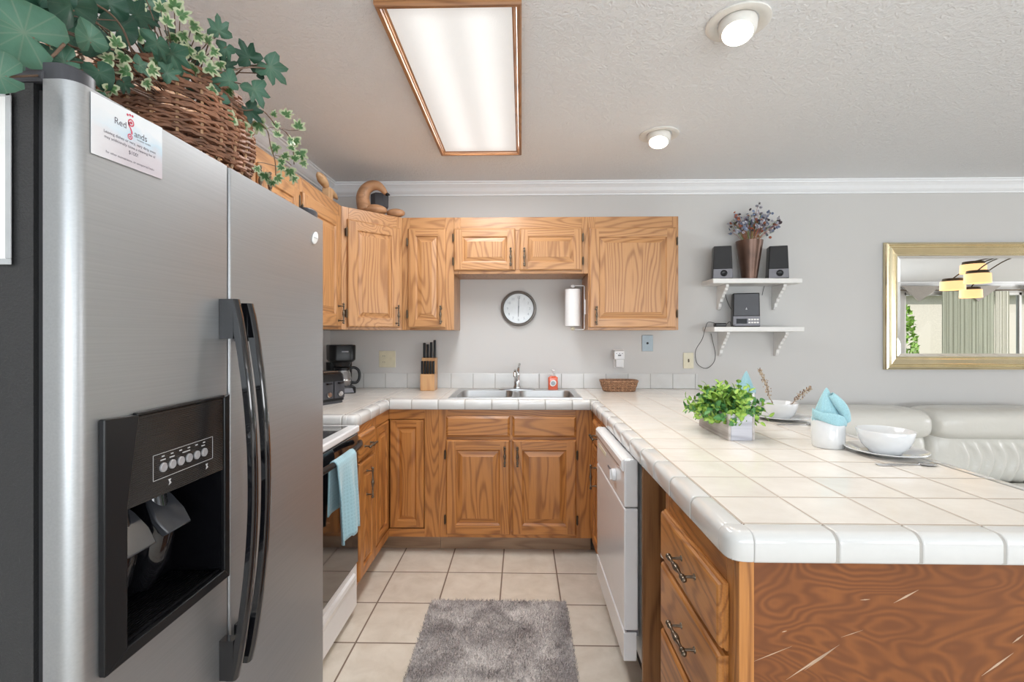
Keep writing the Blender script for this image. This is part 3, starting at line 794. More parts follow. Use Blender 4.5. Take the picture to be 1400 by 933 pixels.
# V-cap edge tiles
def edge_run(mb, F, L, seams, r0=0, r1=0):
    """F(u, v, d): u along the edge, v height, d outwards (0 = outer face)"""
    ed = [0.0] + [s_ for s_ in seams if .006 < s_ < L - .006] + [L]
    R = .020
    prof = [(-e + .001, HC - .002), (-e + .002, HC)] + [(-R + R * math.sin(a), HC - R + .0 + R * math.cos(a)) for a in (PI / 2 * k / 7 for k in range(8))] + [(0, HT + .004), (-.003, HT), (-.012, HT), (-.012, HT + .01), (-e + .001, HT + .014)]
    g = .0030
    for a, b_ in zip(ed[:-1], ed[1:]):
        a2, b2 = a + (g if a > 0 else 0), b_ - (g if b_ < L else 0)
        rs = []
        for uu, sh in ((a2, .0018), (a2 + .0015, .0004), (a2 + .004, 0), (b2 - .004, 0), (b2 - .0015, .0004), (b2, .0018)):
            rs.append([F(uu, v - sh if v > HC - .03 else v, d - sh) for d, v in prof])
        mb.loft(rs, 0)
    gp = [(d - .0022, v - .0018) if d > -.012 or v > HC - .022 else (d, v) for d, v in prof]
    mb.loft([[F(0.001, v, d) for d, v in gp], [F(L - .001, v, d) for d, v in gp]], 1)
mb = MB()
def seams_for(o_, sgn, off): # positions where (o_+sgn*u - off) % P == 0
    r = []; k = -60
    while k < 60:
        u = (off + k * P - o_) * sgn
        if 0 < u < 5: r.append(u)
        k += 1
    return sorted(r)
# peninsula long edge facing the kitchen: from the near corner back to the inner corner
RC = .05
edge_run(mb, FR((PX0, BY, 0), (0, -1, 0), (-1, 0, 0)), BY - PY0 - e, seams_for(BY, -1, .9825))
# near end facing the camera
edge_run(mb, FR((PX0 + e + .002, PY0, 0), (1, 0, 0), (0, -1, 0)), PX1 - PX0 - e * 2 + .0, seams_for(PX0 + e + .002, 1, .456))
# rounded corner pieces
def corner_piece(cx, cy, a0):
    R = .020
    prof = [(-e + .0005, HC - .002), (-e + .001, HC)] + [(-R + R * math.sin(a), HC - R + R * math.cos(a)) for a in (PI / 2 * k / 7 for k in range(8))] + [(0, HT + .004), (-.003, HT), (-.012, HT), (-.012, HT + .01), (-e + .0005, HT + .014)]
    rs = []
    for k in range(9):
        a = a0 + PI / 2 * k / 8
        # superellipse corner: straight sides with a soft radius
        c_, s_ = math.cos(a), math.sin(a); q = (abs(c_) ** 3.0 + abs(s_) ** 3.0) ** (-1 / 3.0)
        rs.append([Vector((cx + (e + d) * c_ * q, cy + (e + d) * s_ * q, v)) for d, v in prof])
    mb.loft(rs, 0)
corner_piece(PX0 + e, PY0 + e, PI)
corner_piece(PX1 - e, PY0 + e, -PI / 2)
# sofa side
edge_run(mb, FR((PX1, PY0 + e, 0), (0, 1, 0), (1, 0, 0)), YB - PY0 - e - .004, seams_for(PY0 + e, 1, .9825))
# back run front edge
edge_run(mb, FR((LX, BY, 0), (1, 0, 0), (0, -1, 0)), PX0 - LX, seams_for(LX, 1, .300))
# left run edge facing right
edge_run(mb, FR((LX, 2.24 + e, 0), (0, 1, 0), (1, 0, 0)), BY - 2.24 - e, seams_for(2.24 + e, 1, 2.30 + P))
corner_piece(LX - e, 2.24 + e, -PI / 2)
edge_run(mb, FR((X0, 2.24, 0), (1, 0, 0), (0, -1, 0)), LX - e - X0, seams_for(X0, 1, -.862))
build('edge_tile', mb, ['tile_white', 'grout'], t, smooth=45)
# splashback tiles
t = thing('splashback', 'single row of white square tiles along the wall behind the worktop', 'splashback', (0, YB - .01, HC))
M['sb'] = tile_mat('splash_tile', .2866, 0.70, .1597, (0.62, 0.62, 0.61), (0.67, 0.67, 0.66), (0.34, 0.33, 0.31), .004, 'xz', wav=.1, py=10)
M['sby'] = tile_mat('splash_tile_side', 3.41, 0.70, .1597, (0.62, 0.62, 0.61), (0.67, 0.67, 0.66), (0.34, 0.33, 0.31), .004, 'yz', wav=.1, py=10)
build('tile_row', MB().box(XL + .009, 1.262, YB - .009, YB - .0005, HC + .0008, 1.040), 'sb', t, bevel=.002)
build('side_tile_row', MB().box(XL + .0005, XL + .0085, 2.25, YB - .010, HC + .0008, 1.040), 'sby', t, bevel=.002)
# ------------------------------------------------------------------ refrigerator
FX = -.643; FY0, FYM0, FYM1, FY1 = .664, 1.0205, 1.0265, 1.528; FZ = 1.690
t = thing('refrigerator', 'stainless side-by-side refrigerator with black ice dispenser and bowed black handles', 'refrigerator', (-1.0, 1.1, 0))
# the body and the door seal leave room for the recess of the dispenser
RY0, RY1, RZ0, RZ1 = .735, 1.003, .808, 1.060
def around(mb, x0, x1, y0, y1, z0, z1):
    mb.box(x0, x1, y0, RY0, z0, z1).box(x0, x1, RY1, y1, z0, z1).box(x0, x1, RY0, RY1, z0, RZ0).box(x0, x1, RY0, RY1, RZ1, z1)
mb = MB().box(XL + .02, FX - .112, FY0 + .003, FY1 - .003, .03, FZ - .004)
around(mb, FX - .112, FX - .062, FY0 + .003, FY1 - .003, .03, FZ - .004)
build('body', mb, 'fridge_side', t)
build('top_trim', MB().box(XL + .02, FX - .045, FY0 + .001, FY1 - .001, FZ - .0035, FZ + .014), 'charcoal', t, bevel=.004)
build('base_grille', MB().box(FX - .06, FX - .02, FY0 + .01, FY1 - .01, .012, .09), 'black', t, bevel=.003)
mb = MB(); around(mb, FX - .0615, FX - .046, FY0 + .010, FY1 - .010, .10, FZ - .012)
build('gasket', mb, 'black_matte', t)
DY0, DY1, DZ0, DZ1 = .7025, 1.010, .800, 1.193       # dispenser bezel
def door_profile(y0, y1, r0, r1):
    """plan of a door: rounded outer vertical edges"""
    p = [(FX - .045, y0), (FX - r0, y0)]
    p += [(FX - r0 + r0 * math.sin(a), y0 + r0 * .9 - r0 * .9 * math.cos(a)) for a in (PI / 2 * k / 8 for k in range(1, 9))]
    p += [(FX - r1 + r1 * math.sin(a), y1 - r1 * .9 + r1 * .9 * math.cos(a)) for a in (PI / 2 * k / 8 for k in range(8, -1, -1))]
    p += [(FX - .045, y1)]
    return p
def door_slab(mb, y0, y1, r0, r1, z0, z1):
    pr = door_profile(y0, y1, r0, r1)
    mb.loft([[Vector((x_, y_, z0)) for x_, y_ in pr], [Vector((x_, y_, z1)) for x_, y_ in pr]], 0)
# freezer door: built in bands so that the dispenser is a real opening
mb = MB()
pr = door_profile(FY0, FYM0, .024, .006)
zb = [.10, DZ0 + .006, DZ1 - .006, FZ]
ya_, yb_ = DY0 + .008, DY1 - .006
def band_full(z0, z1, cap0, cap1):
    mb.loft([[Vector((x_, y_, z0)) for x_, y_ in pr], [Vector((x_, y_, z1)) for x_, y_ in pr]], 0, cap=True)
band_full(zb[0], zb[1], 1, 0); band_full(zb[2], zb[3], 0, 1)
left = [(x_, y_) for x_, y_ in pr if y_ < ya_ - .001] + [(FX, ya_), (FX - .045, ya_)]
left = [(FX - .045, FY0)] + [q for q in left[1:]]
mb.loft([[Vector((x_, y_, z)) for x_, y_ in left] for z in (zb[1], zb[2])], 0)
right = [(FX - .045, yb_), (FX, yb_)] + [(x_, y_) for x_, y_ in pr if y_ > yb_ + .001]
mb.loft([[Vector((x_, y_, z)) for x_, y_ in right] for z in (zb[1], zb[2])], 0)
fz = build('freezer_door', mb, 'fridge_steel', t, smooth=30)
mb = MB(); door_slab(mb, FYM1, FY1, .006, .020, .10, FZ)
fd_ = build('refrigerator_door', mb, 'fridge_steel', t, smooth=30)
# dispenser
G = FR((FX, 0, 0), (0, 1, 0), (1, 0, 0))        # u = y, v = z, d = out
mb = MB()
oz0, oz1, oy0, oy1 = .820, 1.043, .745, .993
# side wings (wide at the bottom), bottom sill, top strip
mb.prism([(DY0, DZ0), (oy0, DZ0 + .015), (oy0, 1.045), (.768, DZ1 - .004), (DY0, DZ1)], lambda u, v: G(u, v, .001), lambda u, v: G(u, v, .011))
mb.prism([(DY1, DZ0), (DY1, DZ1), (.992, DZ1 - .004), (oy1, 1.045), (oy1, DZ0 + .015)], lambda u, v: G(u, v, .001), lambda u, v: G(u, v, .011))
mb.prism([(DY0, DZ0), (DY1, DZ0), (oy1, oz0), (oy0, oz0)], lambda u, v: G(u, v, .001), lambda u, v: G(u, v, .012))
mb.box(.765, .995, DZ1 - .006, DZ1, .001, .010, F=G)
dp = build('dispenser', mb, 'black', fz, bevel=.002)
mb = MB()
dpth = -.105
mb.box(oy0 - .002, oy0, oz0 - .004, oz1 + .01, dpth, .002, F=G).box(oy1, oy1 + .002, oz0 - .004, oz1 + .01, dpth, .002, F=G)
mb.box(oy0, oy1, oz1 + .006, oz1 + .008, dpth, .002, F=G).box(oy0, oy1, oz0 - .006, oz0 - .003, dpth, .002, F=G).box(oy0, oy1, oz0 - .004, oz1 + .01, dpth - .002, dpth, F=G)
build('cavity', mb, 'cavity', dp)
# drip tray with slats
mb = MB()
for k in range(16): mb.box(oy0 + .008, oy1 - .008, oz0 - .002, oz0 + .001, -.098 + k * .006, -.0955 + k * .006, F=G)
mb.box(oy0 + .002, oy1 - .002, oz0 - .002, oz0 + .003, -.004, -.001, F=G)
build('drip_tray', mb, 'black', dp)
# chute housings: two sloping ducts above and behind the paddles
mb = MB()
for cy_ in (.806, .896):
    mb.tube([G(cy_, oz1 + .004, -.072), G(cy_, oz1 - .05, -.070), G(cy_, oz1 - .10, -.066), G(cy_, oz1 - .15, -.078), G(cy_, oz1 - .20, -.100)], [.018, .026, .034, .036, .028], 18)
build('chute', mb, 'black_gloss', dp, smooth=60)
# paddles
M['paddle'] = plain('smoked_grey_paddle', (0.045, 0.048, 0.056), 0.2, coat=.4)
for cy_, dz in ((.808, 0), (.898, .004)):
    Rm = Matrix.Rotation(math.radians(-30), 4, 'Y')
    def Pd(y_, z_, x_):
        q = Rm @ Vector((x_, 0, z_)); return Vector((FX - .075 + q.x, cy_ + y_, 1.018 + dz + q.z))
    mb = MB()
    w0, w1, h_ = .018, .037, .092
    pl = [(-w0, 0), (w0, 0), (w1 * .8, -.025), (w1, -.06), (w1 - .006, -h_), (-w1 + .006, -h_), (-w1, -.06), (-w1 * .8, -.025)]
    mb.prism(pl, lambda y_, z_: Pd(y_, z_, .0), lambda y_, z_: Pd(y_, z_, .009 + .12 * max(0, -z_ - .03)))
    build('paddle', mb, 'paddle', dp, bevel=.003, smooth=40)
# control panel
mb = MB().prism([(.746, 1.040), (.992, 1.036), (.991, DZ1 - .007), (.769, DZ1 - .007)], lambda u, v: G(u, v, -.01), lambda u, v: G(u, v, .0085))
M['ribbed'] = m; m, nt, b = new_mat('ribbed_black_panel'); M['ribbed'] = m
o_ = sep(nt, objco(nt)); s_ = mth(nt, 'SINE', mth(nt, 'MULTIPLY', o_[2], 2 * PI / .0036))
b.inputs['Base Color'].default_value = (.015, .014, .014, 1); b.inputs['Roughness'].default_value = .12; bump(nt, b, s_, .35, .001)
cp = build('control_panel', mb, 'ribbed', dp)
M['print'] = plain('grey_print', (0.45, 0.45, 0.46), 0.5)
mb = MB(); q0, q1, z0_, z1_ = .799, .956, 1.068, 1.113; lw = .0009
for a in ((q0, q1, z0_, z0_ + lw), (q0, q1, z1_ - lw, z1_), (q0, q0 + lw, z0_, z1_), (q1 - lw, q1, z0_, z1_)): mb.box(*a, .0085, .0089, F=G)
for k in range(6):
    y_ = .822 + k * .0215
    mb.box(y_ - .0032, y_ + .0032, 1.1055, 1.1078, .0085, .0089, F=G)
    if k in (0, 1): mb.box(y_ - .006, y_ + .006, 1.0995, 1.1015, .0085, .0089, F=G)
mb.box(.870, .890, 1.1000, 1.1020, .0085, .0089, F=G).box(.922, .932, 1.1, 1.102, .0085, .0089, F=G)
for cy_ in (.838, .938):
    mb.prism([(cy_ - .004, 1.062), (cy_ + .003, 1.062), (cy_ + .001, 1.058), (cy_ + .004, 1.054), (cy_ - .003, 1.051), (cy_ - .001, 1.056)], lambda u, v: G(u, v, .0085), lambda u, v: G(u, v, .0089))
build('printed_marks', mb, 'print', dp)
M['button'] = plain('grey_button', (0.42, 0.42, 0.44), 0.3, .4)
for k in range(6):
    y_ = .822 + k * .0215
    mb = MB().lathe([(.0082, 0), (.0082, .0022), (.0070, .0032), (.0045, .0026), (.0001, .0030)], G(y_, 1.087, .0085), (1, 0, 0), 18)
    build('button', mb, 'button', dp, smooth=40)
# handles
def fhandle(parent, yc, z0, z1):
    mb = MB(); n = 26; rings = []
    for i in range(n + 1):
        s_ = i / n; z = z0 + (z1 - z0) * s_
        bow = math.sin(PI * s_) ** .8
        out = .034 + .038 * bow; hw = .0115 - .0010 * bow; th = .019 - .005 * bow
        yy = yc + .006 * bow
        pr_ = [(out - th, -hw), (out - .004, -hw), (out, -hw + .004), (out + .001, 0), (out, hw - .004), (out - .004, hw), (out - th, hw), (out - th - .002, 0)]
        rings.append([G(yy + dy, z, d) for d, dy in pr_])
    mb.loft(rings, 0)
    for za, zb_ in ((z0, z0 + .085), (z1 - .085, z1)):
        mb.box(yc - .0105, yc + .0105, za, zb_, .0005, .030, F=G)
    build('handle', mb, 'black_gloss', parent, smooth=38)
fhandle(fz, 1.000, .585, 1.398)
fhandle(fd_, 1.052, .588, 1.392)
mb = MB()
def hcov(y0, y1):
    mb = MB(); pl = [(FX - .075, y0), (FX - .034, y0)] + [(FX - .034 + .026 * math.sin(PI * k / 14) ** .7, y0 + (y1 - y0) * (1 - math.cos(PI * k / 14)) / 2) for k in range(1, 14)] + [(FX - .034, y1), (FX - .075, y1)]
    mb.loft([[Vector((x_, y_, z)) for x_, y_ in pl] for z in (FZ + .0005, FZ + .022)] + [[Vector((x_ - .004, y_, FZ + .026)) for x_, y_ in pl]])
    build('hinge_cover', mb, 'charcoal', t, smooth=35)
mb = MB(); mb.box(FX - .012, FX - .004, FY0 + .035, FY0 + .12, FZ + .0005, FZ + .0145)
hcov(FY0 + .004, FY0 + .058); hcov(FY1 - .085, FY1 - .012)
mb = MB().lathe([(.024, 0), (.024, .002), (.021, .0035), (.0001, .0035)], G(1.452, 1.622, .0005), (1, 0, 0), 28, sx=1, sy=.62)
bd = build('badge', mb, 'white_matte', fd_, smooth=40)
mb = MB().box(1.438, 1.466, 1.6205, 1.6235, .004, .0044, F=G)
build('badge_lettering', mb, 'print', bd)

# card stuck to the freezer door
M['card'] = None
m, nt, b = new_mat('printed_card'); M['card'] = m
o_ = sep(nt, objco(nt))
nz = noise_n(nt, objco(nt, (1, 30, 60)), 1.0, 4)
f = mth(nt, 'ADD', mth(nt, 'MULTIPLY', o_[2], 11.0), mth(nt, 'MULTIPLY', nz, .35))
c_ = ramp(nt, f, [(0.0, (0.62, 0.73, 0.72)), (0.2, (0.60, 0.54, 0.58)), (0.6, (0.64, 0.60, 0.64)), (0.78, (0.60, 0.74, 0.84)), (1.0, (0.80, 0.83, 0.86))])
fx = mth(nt, 'MULTIPLY_ADD', o_[1], 12.0, .2, clamp=True)
lk(nt, mixc(nt, fx, (0.82, 0.83, 0.85), c_), b.inputs['Base Color']); b.inputs['Roughness'].default_value = .3
y0, y1 = .690, .829
def CQ(u, v, d): return G(y0 + u * (y1 - y0), 1.593 + v * .092 + u * .006, d + .0012)
mb = MB().box(0, 1, 0, 1, -.0004, .0004, F=CQ)
card = thing('card', 'small printed notice card in pink and pale blue stuck on the freezer door', 'card', (FX, y0, 1.593))
build('sheet', mb, 'card', card)
M['ink'] = plain('dark_ink', (0.10, 0.09, 0.12), 0.6)
M['red_ink'] = plain('red_ink', (0.62, 0.05, 0.10), 0.6)
CT = lambda u0, v0, d0=.0006: (lambda a, b_, d: CQ(u0 + a / .139, v0 + b_ / .092, d0 + d * .1))
mb = MB()
text_into(mb, 'Red', .0150, CT(.455, .66), align='RIGHT'); text_into(mb, 'ands', .0150, CT(.56, .585), align='LEFT')
text_into(mb, 'vacation rentals', .0046, CT(.60, .535), align='LEFT')
text_into(mb, 'Leaving dishes or very, very dirty oven', .0066, CT(.52, .43)); text_into(mb, 'may additionally cause a cleaning fee of', .0064, CT(.52, .345))
text_into(mb, '$100!', .0085, CT(.55, .235)); text_into(mb, 'for other maintenance, or unreported leaks', .0054, CT(.52, .10))
build('lettering', mb, 'ink', card, recalc=False)
mb = MB()
def ringm(u, v, r, w_, n=20):
    vs, fs = [], []
    for k in range(n):
        a = 2 * PI * k / n
        for rr_ in (r - w_, r): vs.append(CQ(u + rr_ * math.cos(a) / .139, v + rr_ * math.sin(a) / .092, .0008))
    for k in range(n): fs.append((2 * k, 2 * k + 1, (2 * k + 3) % (2 * n), (2 * k + 2) % (2 * n)))
    mb.add(vs, fs)
ringm(.515, .80, .0062, .0022); ringm(.515, .80, .0024, .0023); ringm(.50, .545, .0048, .0018); ringm(.50, .545, .0016, .0015); ringm(.465, .915, .002, .0019); ringm(.50, .93, .002, .0019); ringm(.535, .93, .002, .0019)
sp = [(.475, .80), (.475, .74), (.50, .69), (.515, .65), (.515, .60)]
for a, b_ in zip(sp[:-1], sp[1:]): mb.add([CQ(a[0], a[1], .0008), CQ(a[0] + .02, a[1], .0008), CQ(b_[0] + .02, b_[1], .0008), CQ(b_[0], b_[1], .0008)], [(0, 1, 2, 3)])
build('emblem', mb, 'red_ink', card, recalc=False)
# sheet in a clear sleeve on the fridge side
n_ = thing('paper_sleeve', 'white sheet in a clear plastic sleeve hanging on the black fridge side', 'paper', (-.80, FY0, 1.55))
Fs = FR((-.9685, FY0, 0), (1, 0, 0), (0, -1, 0))
build('sheet', MB().box(.02, .228, 1.431, 1.664, .0015, .0022, F=Fs), 'white_matte', n_)
M['sleeve'] = plain('cloudy_plastic', (0.45, 0.46, 0.47), 0.15, coat=.5)
build('sleeve_edge', MB().box(.010, .236, 1.4225, 1.431, .0005, .003, F=Fs).box(.228, .236, 1.431, 1.672, .0005, .003, F=Fs).box(.01, .236, 1.664, 1.672, .0005, .003, F=Fs).box(.01, .02, 1.431, 1.664, .0005, .003, F=Fs), 'sleeve', n_, bevel=.001)

# ------------------------------------------------------------------ range
RX = -.768; RY0, RY1 = 1.545, 2.222
t = thing('range', 'white range with black glass cooktop and black oven door, partly behind the refrigerator', 'range', (-1.08, 1.9, 0))
build('body', MB().box(XL + .02, RX - .045, RY0, RY1, .03, .872), 'white', t, bevel=.003)
mb = MB().box(XL + .02, RX, RY0, RY1, .862, .893)
build('cooktop_frame', mb, 'white', t, bevel=.006)
M['cooktop'] = plain('speckled_black_glass', (0.03, 0.028, 0.027), 0.08, coat=.5, noise_amt=.9, nscale=400)
build('cooktop_glass', MB().box(XL + .10, RX - .045, RY0 + .03, RY1 - .035, .8925, .8950), 'cooktop', t)
mb = MB().box(XL + .02, XL + .09, RY0, RY1, .893, 1.04)
build('backguard', mb, 'white', t, bevel=.01)
R_ = FR((RX, 0, 0), (0, 1, 0), (1, 0, 0))
od = build('oven_door', MB().box(RY0 + .003, RY1 - .003, .247, .857, -.043, -.006, F=R_), 'black_gloss', t, bevel=.004)
n = 14; pts = [R_(RY0 + .03 + (RY1 - RY0 - .06) * i / n, .818, .012 + .032 * math.sin(PI * i / n) ** .45) for i in range(n + 1)]
mb = MB().tube(pts, .0125, 10)
build('handle', mb, 'black', od, smooth=True)
mb = MB().box(RY0 + .003, RY1 - .003, .040, .240, -.043, -.012, F=R_)
dr = build('storage_drawer', mb, 'white', t, bevel=.004)
mb = MB().prism([(-.012, .155), (-.012, .215), (-.002, .208), (.000, .190), (-.008, .160)], lambda d, v: R_(RY0 + .04, v, d), lambda d, v: R_(RY1 - .045, v, d))
build('drawer_grip', mb, 'white', dr, bevel=.003)
for y_ in (RY0 + .05, RY1 - .07):
    build('foot', MB().cyl((RX - .06, y_, 0), (RX - .06, y_, .032), .017, .014, 12), 'black', t)

# towel hanging over the oven handle
def towel_piece():
    mb = MB(); nu, nv = 26, 44
    y0, y1 = 1.80, 2.005
    grid = []
    zt = .8345
    for j in range(nv + 1):
        s_ = j / nv; row = []
        for i in range(nu + 1):
            a = i / nu
            # path: back leg up, over the bar, front leg down
            L1, L2, r = .20, .305, .0165
            tot = L1 + PI * r + L2; d = s_ * tot
            fold = .010 * math.sin(a * 2 * PI * 1.6 + 2.2) * (1 + .5 * s_)
            yb = y0 + (y1 - y0) * a
            bx_ = RX + .012 + .032 * math.sin(PI * min(1, max(0, (yb - RY0 - .03) / (RY1 - RY0 - .06)))) ** .45
            if d < L1: x_ = bx_ - r - .002; z = .818 - L1 + d; k = (L1 - d) / L1; x_ -= .008 * k; fo = fold * k * .4
            elif d < L1 + PI * r:
                th = (d - L1) / r; x_ = bx_ - r * math.cos(th); z = .818 + r * math.sin(th); fo = 0
            else:
                k = (d - L1 - PI * r) / L2; x_ = bx_ + r + .003 + .006 * k; z = .818 - (d - L1 - PI * r); fo = fold * min(1, k * 2.2) + .010 * k
            # gather in slightly to the middle lower down, long corner on the far side
            kk = max(0, (d - L1 - PI * r) / L2)
            y_ = yb + (.010 * math.sin(kk * 3) * (a - .3)) + .018 * kk * (a - .2)
            z -= kk * (.028 * math.sin(a * 7.0) * .5 + .018 * (a > .45) * (1 - abs(a - .7) * 2))
            row.append(Vector((x_ + fo, y_, z)))
        grid.append(row)
    off = .006
    vs = [p for r_ in grid for p in r_]; N = nu + 1
    fs = [(j * N + i, j * N + i + 1, (j + 1) * N + i + 1, (j + 1) * N + i) for j in range(nv) for i in range(nu)]
    mb.add(vs, fs)
    return mb
tw = build('dish_towel', towel_piece(), 'towel', origin=(RX + .04, 1.9, .834), smooth=True)
sd = tw.modifiers.new('thick', 'SOLIDIFY'); sd.thickness = .006; sd.offset = 1
tag(tw, 'light blue waffle dish towel folded over the oven door handle', 'towel')

# ------------------------------------------------------------------ dishwasher
t = thing('dishwasher', 'white built-in dishwasher with a round control knob', 'dishwasher', (.68, 2.03, 0))
DX = .372; A0, A1 = 1.718, 2.336
D_ = FR((DX, A1, 0), (0, -1, 0), (-1, 0, 0)); W = A1 - A0
build('tub', MB().box(.44, 1.0, A0 + .004, A1 - .004, .115, .868), 'white_matte', t)
build('door', MB().box(0, W, .248, .690, -.050, .0, F=D_), 'white', t, bevel=.005)
mb = MB().loft([[D_(u, v, d) for u, v, d in ((0, .694, -.05), (W, .694, -.05), (W, .868, -.05), (0, .868, -.05))],
                [D_(u, v, d) for u, v, d in ((0, .694, .0), (W, .694, .0), (W, .868, .0), (0, .868, .0))]], 0)
cp = build('control_panel', mb, 'white', t, bevel=.006)
mb = MB().prism([(-.002, .820), (.004, .822), (.0085, .835), (.0085, .858), (.003, .866), (-.002, .867)], lambda d, v: D_(.012, v, d), lambda d, v: D_(W - .012, v, d))
build('handle_lip', mb, 'white', cp, bevel=.002)
build('panel_inset', MB().box(.05, W - .06, .705, .815, .0002, .0012, F=D_), 'silver', cp) if False else None
build('vent_slot', MB().box(.06, .25, .782, .800, .0002, .0014, F=D_), 'beige_plate', cp)
mb = MB().lathe([(.024, .0), (.024, .010), (.021, .015), (.0001, .016)], D_(.45, .765, .0003), (-1, 0, 0), 24)
mb.box(.446, .454, .745, .785, .014, .022, F=D_)
build('knob', mb, 'white', cp, bevel=.0015, smooth=40)
mb = MB()
for k in range(4): mb.box(.30 + k * .022, .312 + k * .022, .755, .762, .0003, .003, F=D_)
build('button_row', mb, 'silver', cp)
build('access_panel', MB().box(0, W, .137, .241, -.045, .002, F=D_), 'white', t, bevel=.003)
build('gap_strip', MB().box(.004, W - .004, .228, .262, -.052, -.010, F=D_), 'silver', t)
build('toe_plate', MB().box(.004, W - .004, .0, .135, -.12, -.10, F=D_), 'black_matte', t)

# ------------------------------------------------------------------ sink and faucet
t = thing('sink', 'double-bowl stainless steel drop-in sink in the tiled worktop', 'sink', (-.04, 3.1, HC - .18))
def rrect(x0, x1, y0, y1, r, z, n=5):
    pts = []
    for cx, cy, a0 in ((x1 - r, y1 - r, 0), (x0 + r, y1 - r, PI / 2), (x0 + r, y0 + r, PI), (x1 - r, y0 + r, 1.5 * PI)):
        for k in range(n + 1):
            a = a0 + PI / 2 * k / n; pts.append(Vector((cx + r * math.cos(a), cy + r * math.sin(a), z)))
    return pts
# deck with two openings: strips around the bowls
bo = [(SX0 + .042, -.060), (-.016, SX1 - .042)]; by0, by1 = SY0 + .030, SY1 - .095
mb = MB(); zr = HC + .0045
xs = [SX0, bo[0][0], bo[0][1], bo[1][0], bo[1][1], SX1]
mb.box(SX0, SX1, SY0, by0, HC + .0005, zr).box(SX0, SX1, by1, SY1, HC + .0005, zr)
mb.box(xs[0], xs[1], by0, by1, HC + .0005, zr).box(xs[2], xs[3], by0, by1, HC + .0005, zr).box(xs[4], xs[5], by0, by1, HC + .0005, zr)
build('rim', mb, 'steel', t)
for x0, x1 in bo:
    mb = MB()
    # corner fillets of the opening
    for cx, cy, sx_, sy_ in ((x0, by0, 1, 1), (x1, by0, -1, 1), (x0, by1, 1, -1), (x1, by1, -1, -1)):
        r = .05; arc = [(cx + sx_ * (r - r * math.cos(a)), cy + sy_ * (r - r * math.sin(a))) for a in (PI / 2 * k / 6 for k in range(7))]
        mb.prism([(cx, cy)] + arc, lambda x_, y_: Vector((x_, y_, HC + .0005)), lambda x_, y_: Vector((x_, y_, zr)))
    rs = [rrect(x0, x1, by0, by1, .05, zr - .0005), rrect(x0 + .002, x1 - .002, by0 + .002, by1 - .002, .05, zr - .006), rrect(x0 + .006, x1 - .006, by0 + .006, by1 - .006, .05, HC - .13), rrect(x0 + .02, x1 - .02, by0 + .02, by1 - .02, .045, HC - .165), rrect(x0 + .05, x1 - .05, by0 + .05, by1 - .05, .04, HC - .175)]
    mb.loft(rs, 0, cap=False); n = len(rs[0]); mb.add(rs[-1], [list(range(n))])
    bw = build('bowl', mb, 'steel', t, smooth=45, recalc=False)
    c_ = ((x0 + x1) / 2, (by0 + by1) / 2)
    build('drain', MB().lathe([(.040, 0), (.040, .003), (.028, .002), (.026, -.002), (.0001, -.002)], (c_[0], c_[1], HC - .1745), (0, 0, 1), 24), 'chrome', bw, smooth=40)
t = thing('faucet', 'chrome single-lever kitchen faucet behind the middle of the sink', 'faucet', (-.033, SY1 - .045, zr))
fx_, fy_ = -.033, SY1 - .045
build('base_plate', MB().loft([rrect(fx_ - .125, fx_ + .125, fy_ - .026, fy_ + .026, .025, z) for z in (zr + .0003, zr + .006)] + [rrect(fx_ - .118, fx_ + .118, fy_ - .02, fy_ + .02, .019, zr + .011)]), 'chrome', t, smooth=40)
build('body', MB().lathe([(.026, .011), (.026, .02), (.021, .03), (.020, .09), (.022, .10), (.019, .118), (.008, .126), (.0001, .127)], (fx_, fy_, zr), (0, 0, 1), 20), 'chrome', t, smooth=40)
pts = [Vector((fx_ - .004, fy_ - .012, zr + .065)), Vector((fx_ - .006, fy_ - .06, zr + .105)), Vector((fx_ - .008, fy_ - .12, zr + .135)), Vector((fx_ - .010, fy_ - .17, zr + .142)), Vector((fx_ - .011, fy_ - .195, zr + .130)), Vector((fx_ - .0115, fy_ - .202, zr + .108))]
build('spout', MB().tube(pts, [.013, .0125, .012, .0115, .0115, .012], 14), 'chrome', t, smooth=60)
pts = [Vector((fx_ + .004, fy_ + .004, zr + .118)), Vector((fx_ + .010, fy_ + .0, zr + .145)), Vector((fx_ + .016, fy_ - .02, zr + .168)), Vector((fx_ + .018, fy_ - .045, zr + .180))]
build('lever', MB().tube(pts, [.012, .009, .008, .009], 12), 'chrome', t, smooth=60)

# ------------------------------------------------------------------ rug
t = thing('rug', 'grey mottled shag rug lying on the tiled floor', 'rug', (-.11, 1.6, .0))
rx0, rx1, ry0, ry1 = atZ(589, 824, 0).x, atZ(774, 824, 0).x, 1.12, atZ(680, 824, 0).y
build('backing', MB().box(rx0 + .006, rx1 - .006, ry0 + .006, ry1 - .006, .0008, .010), 'rug', t)
rr = random.Random(11); mb = MB()
for i in range(42000):
    x_, y_ = rr.uniform(rx0, rx1), rr.uniform(ry0, ry1)
    if y_ < 1.55 and rr.random() < .5: continue
    a = rr.uniform(0, 2 * PI); h = rr.uniform(.014, .024); l = rr.uniform(.002, .012)
    q = rr.uniform(0, 2 * PI); wd = .0016
    mb.add([(x_ - wd * math.cos(q), y_ - wd * math.sin(q), .009), (x_ + wd * math.cos(q), y_ + wd * math.sin(q), .009), (x_ + l * math.cos(a), y_ + l * math.sin(a), h)], [(0, 1, 2)])
o = build('pile', mb, 'rug', t, recalc=False); o['kind'] = 'stuff'

